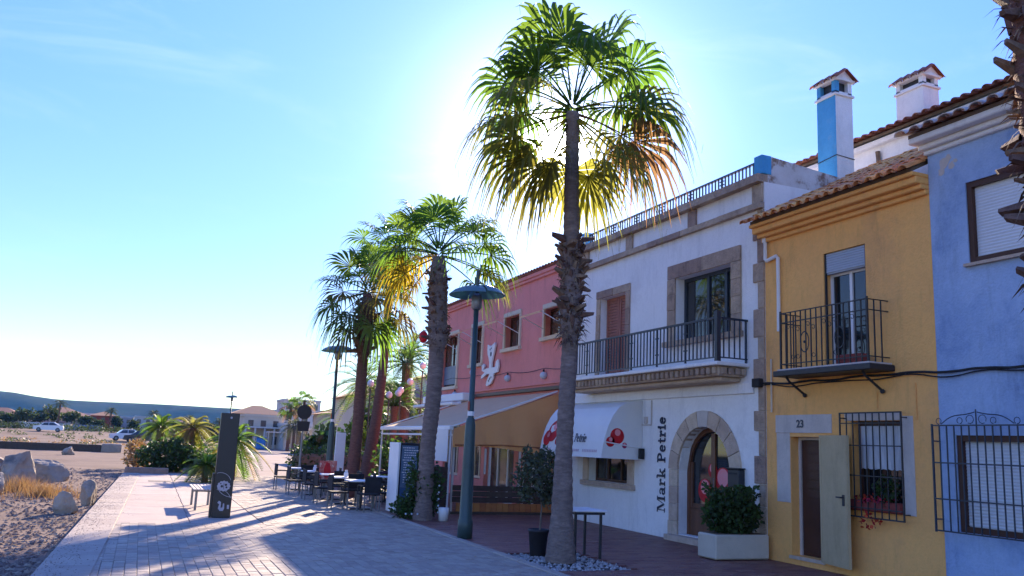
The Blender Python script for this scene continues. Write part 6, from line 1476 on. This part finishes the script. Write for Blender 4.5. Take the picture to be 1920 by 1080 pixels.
# ------------------------------------------------------------------ planting bed by the beach
bush('dark green rounded shrub at the front of the planting bed', 1.15, 38.6, 0, (1.25, .8, .70), 1900, .16, 'leaf', 71)
bush('bright green low shrub behind the dark one in the planting bed', 1.9, 40.5, 0, (.9, .8, .85), 900, .16, 'leaf_bright', 72)
bush('yellowish brown bush at the beach corner of the planting bed', -.05, 39.5, 0, (.5, .6, .7), 700, .14, 'straw', 73)
bush('low dense shrub at the foot of the spiky palms', 2.6, 38.4, 0, (.7, .7, .5), 800, .15, 'leaf', 78)
date_palm('bushy green palm with a thick trunk in the planting bed', .85, 45, 1.9, .16, 1.25, 26, 74, -.5, 1.3, ('frond', 'frond'), 'small palms in the planting bed', ll=.34)
date_palm('small palm with drooping yellow-brown leaves left of the black pillar', 2.05, 40, 1.9, .12, 1.35, 28, 75, -1.0, 1.2, ('frond_old', 'frond_dry'), 'small palms in the planting bed', ll=.32)
date_palm('low spiky palm directly left of the black pillar, leaves touching the paving', 2.15, 31.5, .65, .10, .95, 30, 76, -.8, 1.3, ('frond', 'frond_old'), 'small palms in the planting bed', ll=.26)
date_palm('spiky yellow-green palm right of the black pillar', 3.2, 33.5, 1.5, .11, 1.35, 34, 77, -1.0, 1.3, ('frond', 'frond_gold'), 'small palms in the planting bed', ll=.32)
date_palm('spiky low palm behind the black pillar', 3.3, 36, .8, .11, 1.2, 26, 79, -.8, 1.3, ('frond', 'frond_old'), 'small palms in the planting bed', ll=.3)

# ------------------------------------------------------------------ parked cars
def car(label, x, y, z, yaw, m):
    t = thing('parked_car', label, 'car', (x, y, z), 'cars parked by the beach')
    L_, Wd = 4.1, 1.72
    side_ = [(-2.05, .32), (-2.02, .62), (-1.95, .86), (-1.2, .92), (-.62, 1.40), (.72, 1.45), (1.45, 1.02), (1.92, .98), (2.05, .62), (2.02, .30), (1.62, .26), (-1.6, .26)]
    rt2 = Matrix.Rotation(yaw, 3, 'Z')
    def loc(p): q = rt2 @ Vector(p); return (q.x + x, q.y + y, q.z + z)
    b = B(); n = len(side_); vs = []
    for w_, ins in ((-Wd / 2, .0), (-Wd / 2 + .0, 0), (Wd / 2, 0)):
        pass
    prof = lambda w_: [loc((u, w_ * (1 - .16 * max(0, (v - .9) / .55)), v)) for u, v in side_]
    A, C = prof(-Wd / 2), prof(Wd / 2)
    b.add(A + C, [tuple(range(n)), tuple(range(2 * n - 1, n - 1, -1))] + [((i + 1) % n, i, n + i, n + (i + 1) % n) for i in range(n)]); part('body', b, m, t)
    for s_ in (-1, 1):
        b = B(); q = [(-1.02, .95), (-.58, 1.33), (.0, 1.37), (.0, .96)], [(.05, .96), (.05, 1.37), (.66, 1.38), (1.25, 1.0)]
        for poly in q: b.prism(poly, lambda u, v, w: loc((u, s_ * (Wd / 2 * (1 - .16 * max(0, (v - .9) / .55)) + .004 - w * .5), v)), .01)
        part('window', b, M['far_window'], t)
    for u in (-1.28, 1.3):
        for s_ in (-1, 1):
            b = B(); b.lathe([(.31, -.10), (.31, .10)], (0, 0, 0), 14); b.k = 1; b.lathe([(.18, .101 * s_), (.18, .115 * s_)][::s_], (0, 0, 0), 10)
            b.v = [loc((u + vx, s_ * (Wd / 2 - .08) + vz, .31 + vy)) for vx, vy, vz in b.v]; part('wheel', b, [M['tyre'], M['grey_metal']], t)
    for s_ in (-.55, .55):
        b = B(); b.prism([(s_ - .18, .66), (s_ + .18, .66), (s_ + .18, .80), (s_ - .18, .80)], lambda u, v, w: loc((-2.03 - w, u, v)), .02); part('headlight', b, M['slat_white'], t)
car('dark parked car at the roadside beyond the beach', .1, 116, hgt(.1, 116) + .03, R(4), M['car_dark'])
car('white parked car half behind the dark car', -1.6, 121, hgt(-1.6, 121) + .03, R(6), M['car_white'])
car('white parked car farther left below the far houses', -13, 150, hgt(-13, 150), R(0), M['car_white'])

# ------------------------------------------------------------------ far houses and trees
wb_ = B(); wb_.cbox(-.5, .5, -.03, .03, -.5, .5, .03); WIN_ME = mesh('window', wb_, M['far_window'])
def far_house(label, x, y, w, d, h, wall, roof=True, z0=None, nwx=3, nfl=2, porch=False):
    z0 = hgt(x, y) - .1 if z0 is None else z0
    t = thing('far_house', label, 'house', (x, y, z0)); b = B(); b.box(x - w / 2, x + w / 2, y - d / 2, y + d / 2, z0, z0 + h); part('wall', b, M[wall], t)
    if roof:
        b = B(); o_ = .35; e = z0 + h + .003; k = min(w, d) * .19
        b.add([(x - w / 2 - o_, y - d / 2 - o_, e), (x + w / 2 + o_, y - d / 2 - o_, e), (x + w / 2 + o_, y + d / 2 + o_, e), (x - w / 2 - o_, y + d / 2 + o_, e), (x - w / 2 + d * .35, y, e + k), (x + w / 2 - d * .35, y, e + k)], [(0, 3, 2, 1), (0, 1, 5, 4), (1, 2, 5), (2, 3, 4, 5), (3, 0, 4)])
        part('roof', b, M['far_roof'], t)
    else:
        b = B(); b.box(x - w / 2 - .1, x + w / 2 + .1, y - d / 2 - .1, y + d / 2 + .1, z0 + h + .003, z0 + h + .3); part('parapet', b, M[wall], t)
    for f in range(nfl):
        for i in range(nwx):
            inst('window', WIN_ME, t, (x - w / 2 + w * (i + .5) / nwx, y - d / 2 - .02, z0 + h * (f + .52) / nfl), (0, 0, 0), (w / nwx * .42, 1, h / nfl * .52))
    if porch:
        b = B(); b.box(x - w / 2 - .2, x + w / 2 + .2, y - d / 2 - 2.2, y - d / 2 - .06, z0 + 2.5, z0 + 2.68); part('porch_roof', b, M['far_white'], t)
        for i in range(5): b = B(); q = x - w / 2 + w * i / 4; b.box(q - .1, q + .1, y - d / 2 - 2.1, y - d / 2 - 1.9, z0, z0 + 2.498); part('porch_post', b, M['far_white'], t)
    return t
FH = [(-24.5, 190, 7, 8, 3.6, 'far_pink', 1, 'far pinkish house at the left edge below the hill'), (-14.6, 196, 6, 8, 5.2, 'far_pink', 1, 'far pale pink house with a hipped roof, left of the red house'),
      (-18.9, 204, 5, 8, 3.8, 'far_cream', 1, 'far low cream house between the two pink ones'),
      (-6.9, 186, 4.4, 6, 4.6, 'far_red', 1, 'far dark red house on the beach front'), (-3.3, 190, 3.2, 6, 4.3, 'far_white', 0, 'far narrow white block right of the red house'),
      (.2, 186, 3.2, 6, 4.9, 'far_white', 0, 'far white block with tall dark windows'), (3.5, 184, 3.0, 6, 4.4, 'far_cream', 1, 'far cream house right of the white block'), (7.4, 190, 4.6, 6, 4.2, 'far_pink', 1, 'far house with an orange roof behind the planting bed'),
      (12.2, 195, 5.0, 6, 4.6, 'far_cream', 1, 'far cream house with an orange roof just left of the black pillar'), (17.2, 190, 4.4, 6, 4.2, 'far_pink', 1, 'far pink house hidden partly by the black pillar'), (-30, 200, 6, 7, 3.4, 'far_white', 1, 'far white house cut by the left edge')]
FH += [(-21.8, 186, 3.4, 6, 3.6, 'far_white', 1, 'far small white house between the left edge house and the low cream one'), (-11.4, 190, 4.2, 6, 4.2, 'far_cream', 1, 'far cream house just left of the dark red one'),
       (-9.4, 198, 3.2, 6, 5.0, 'far_white', 0, 'far white block peeping out left of the dark red house'), (5.4, 200, 3.6, 6, 5.6, 'far_white', 0, 'far taller white block behind the cream house'), (9.9, 200, 3.6, 6, 5.6, 'far_cream', 1, 'far taller cream house behind the orange roof'), (21.5, 196, 5, 6, 5.0, 'far_pink', 1, 'far pink house right of the black pillar')]
for x_, y_, w_, d_, h_, m_, rf_, lab in FH: far_house(lab, x_, y_, w_, d_, h_ * .62, m_, rf_, nwx=3 if w_ > 4 else 2)
b = B(); b.cbox(-19.5, -11.5, 172, 173, hgt(-15, 172) - .1, hgt(-15, 172) + 1.0, .05); single('garden_wall', b, M['far_white'], 'long low white wall in front of the far pink houses', 'wall')
b = B(); b.cbox(-11.2, -6.5, 173, 174, hgt(-9, 173) - .1, hgt(-9, 173) + .9, .05); single('garden_wall', b, M['board_blue'], 'low bluish wall in front of the far red house', 'wall')
far_house('cream two-storey building with a white porch at the end of the promenade', 14.1, 118, 4.6, 8, 3.9, 'far_cream', False, 0, 3, 2, True)
far_house('white building with dark upper windows beside the promenade end', 17.6, 112, 3.4, 8, 2.9, 'far_white', False, 0, 3, 1, True)
far_house('brown roofed house behind the promenade end palms', 15.6, 135, 7, 8, 4.6, 'far_cream', True, 0, 4, 2)
far_house('tall pale apartment block behind the round sign', 24.0, 150, 6, 8, 7.4, 'far_white', False, 0, 4, 4)
far_house('cream terraced house behind the hedge left of the far street lamp', 20.3, 96, 5, 8, 4.2, 'far_cream', True, 0, 3, 2)
far_house('ochre house showing between the palm trunks', 16.5, 62, 6.5, 8, 4.6, 'far_cream', True, 0, 3, 2)
far_house('white low house right of the ochre house among the palms', 22.5, 66, 6, 8, 6.5, 'far_white', True, 0, 4, 2)
b = B(); b.cbox(12.7, 13.7, 107, 108, 0, 1.35, .1); b.box(12.6, 13.8, 106.9, 108.1, 1.352, 1.42); single('blue_kiosk', b, M['blue_tarp'], 'bright blue stall at the far end of the promenade', 'stall')
b = B(); b.box(13.9, 16.2, 106.9, 109, 2.0, 2.12)
for x_ in (13.95, 16.15):
    for y_ in (106.95, 108.95): b.box(x_ - .04, x_ + .04, y_ - .04, y_ + .04, 0, 2.0)
single('shade_canopy', b, M['far_white'], 'white flat shade canopy right of the blue stall', 'canopy')

def far_tree(label, x, y, h, w, seed, m='leaf_far', group='far trees among the beach houses', n=500):
    rg = random.Random(seed); z0 = hgt(x, y); t = thing('far_tree', label, 'tree', (x, y, z0), group)
    b = B(); b.tube([(x, y, z0 - .1), (x + .1, y, z0 + h * .35), (x, y, z0 + h * .7)], [.16, .12, .06], 6)
    for k in range(4): a = k * 1.6 + seed; b.tube([(x, y, z0 + h * .4), (x + w * .3 * math.cos(a), y + w * .3 * math.sin(a), z0 + h * .7)], [.07, .03], 4)
    part('trunk', b, M['bark'], t)
    b = B()
    for k in range(6): a = k * 1.05 + seed; b.leaves((x + w * .26 * math.cos(a), y + w * .26 * math.sin(a), z0 + h * rg.uniform(.45, .8)), (w * .34, w * .34, h * .24), n // 6, .5, rg, .2)
    part('crown', b, M[m], t); return t
FT = [(-19.5, 178, 5.0, 4.0, 'far olive tree left of the tallest far palm'), (-15.6, 184, 6.2, 3.6, 'tallest far tree, rising behind the tallest far palm'), (-12.2, 182, 4.6, 4.0, 'far broad green tree in front of the pale pink house'), (-9.6, 178, 3.6, 2.6, 'far small tree just left of the dark red house'),
      (-22.5, 182, 3.2, 3.4, 'far low tree in front of the pinkish house at the left edge'), (-1.4, 178, 3.4, 1.8, 'far slim tree before the narrow white block'), (5.4, 172, 4.0, 2.6, 'far tree before the cream house right of the white block'), (9.4, 168, 4.4, 3.6, 'far broad tree below the orange roof'),
      (2.0, 176, 2.6, 2.0, 'far low tree at the foot of the white block with tall windows'), (15.0, 170, 3.8, 3.0, 'far tree directly behind the black pillar'), (19.6, 176, 4.2, 3.6, 'far tree just right of the black pillar'), (-27, 186, 3.6, 4, 'far tree cut by the left edge of the picture')]
FT += [(-17.4, 181, 4.2, 3.4, 'far dark tree between the tallest far palm and the olive tree'), (-24.6, 180, 3.8, 3.6, 'far dark tree in front of the left edge house'), (-4.6, 183, 4.0, 2.2, 'far dark tree tight against the right wall of the red house'), (3.8, 180, 3.2, 2.2, 'far small tree between the white block and the cream house'),
       (7.2, 176, 4.2, 2.8, 'far tree left of the orange roof'), (11.6, 174, 4.6, 3.2, 'far tree right of the orange roof'), (13.6, 180, 4.8, 3.0, 'far tall tree just left of the black pillar'), (17.5, 168, 4.0, 3.2, 'far low tree tight behind the right edge of the black pillar'), (-7.4, 176, 2.8, 2.4, 'far low tree under the dark red house'), (22.5, 172, 4.4, 3.4, 'far tree farthest right before the promenade end houses')]
for k, (x_, y_, h_, w_, lab) in enumerate(FT): far_tree(lab, x_, y_, h_ * .72, w_ * .85, 200 + k)
b = B(); rg = random.Random(300)
for k in range(90):
    x_ = -32 + k * .64 + rg.uniform(-.4, .4); y_ = 160 + rg.uniform(0, 9); b.leaves((x_, y_, hgt(x_, y_) + .35), (1.0, .6, rg.uniform(.4, .9)), 70, .3, rg, .2, hgt(x_, y_) - .05)
single('far_scrub', b, M['leaf_far'], 'dark low scrub and hedges along the far beach front', 'scrub', kind='stuff')
b = B()
for k in range(40):
    x_ = -30 + k * .8 + rg.uniform(-.5, .5); y_ = rg.choice((100, 108, 128, 140)) + rg.uniform(-4, 4); b.leaves((x_, y_, hgt(x_, y_) + .12), (rg.uniform(.5, 1.3), .6, rg.uniform(.18, .42)), 40, .24, rg, .2, hgt(x_, y_) - .03)
single('beach_scrub', b, M['leaf_olive'], 'low dark scrub scattered over the open sand before the road', 'scrub', kind='stuff')
b = B()
for k in range(30):
    x_ = -24 + k * .85 + rg.uniform(-.5, .5); y_ = 90 + rg.uniform(0, 24); b.leaves((x_, y_, hgt(x_, y_) + .08), (.7, .5, .18), 26, .2, rg, .2, hgt(x_, y_) - .02)
single('beach_grass', b, M['straw'], 'straw coloured tufts of beach grass in front of the road', 'grass', kind='stuff')
FP = [(-14.2, 180, 5.6, 1.7, 'tallest far palm rising above the beach houses'), (-5.4, 176, 4.6, 1.2, 'far palm just right of the dark red house'), (1.9, 178, 4.9, 1.4, 'far palm over the white block houses'), (8.3, 176, 4.8, 1.4, 'far palm over the orange roof'), (13.3, 172, 4.8, 1.5, 'far palm left above the black pillar')]
for k, (x_, y_, h_, L_, lab) in enumerate(FP): date_palm(lab, x_, y_, h_ * .8, .13, L_, 18, 400 + k, -.5, 1.3, ('leaf_far', 'leaf_far'), 'far palms among the beach houses', ll=.55, base=hgt(x_, y_))
def far_fan(label, x, y, h, R_, seed, n=18):
    rg = random.Random(seed); t = thing('fan_palm', label, 'palm tree', (x, y, 0), 'fan palms at the end of the promenade'); part('trunk', trunk_prof([(-.06, .2, x, y), (h, .14, x, y)], rg, .3), M['trunk_red'], t, True)
    for k, (az, el, pet, r_, dr, mi) in enumerate(crown(n, seed, R_, R_, -.9, 1.35)): part('frond', fan_frond((x, y, h), az, el, pet, r_, dr, rg, 14), M[FM[mi]], t)
far_fan('dark fan palm above the roofs at the end of the promenade, left of two', 15.2, 100, 5.0, .85, 501)
far_fan('dark fan palm above the roofs at the end of the promenade, right and taller', 16.5, 99, 5.6, .9, 502)
date_palm('grey-green feather palm in front of the white buildings at the promenade end', 13.9, 88, 2.7, .14, 1.5, 24, 503, -.6, 1.3, ('leaf_olive', 'leaf_olive'), 'feather palms at the end of the promenade', ll=.5, base=-.06)
date_palm('broad feather palm behind the round sign', 16.6, 80, 3.6, .18, 2.4, 28, 504, -.6, 1.2, ('frond', 'frond_old'), 'feather palms at the end of the promenade', ll=.6, base=-.06)

# ------------------------------------------------------------------ sea air: one closed box of thin haze
b = B(); b.box(-1200, 1400, -60, 2400, -3.0, 85)
hm = bpy.data.materials.new('sea_haze'); hm.use_nodes = True; n = hm.node_tree; n.nodes.clear()
pv = n.nodes.new('ShaderNodeVolumePrincipled'); pv.inputs['Absorption Color'].default_value = (1, 1, 1, 1); pv.inputs['Color'].default_value = (0.16, 0.46, 1.0, 1); pv.inputs['Density'].default_value = 0.00011; pv.inputs['Anisotropy'].default_value = 0.0
oo = n.nodes.new('ShaderNodeOutputMaterial'); n.links.new(pv.outputs[0], oo.inputs['Volume'])
single('haze', b, hm, 'thin blue sea haze lying over the whole bay', 'haze', kind='stuff')
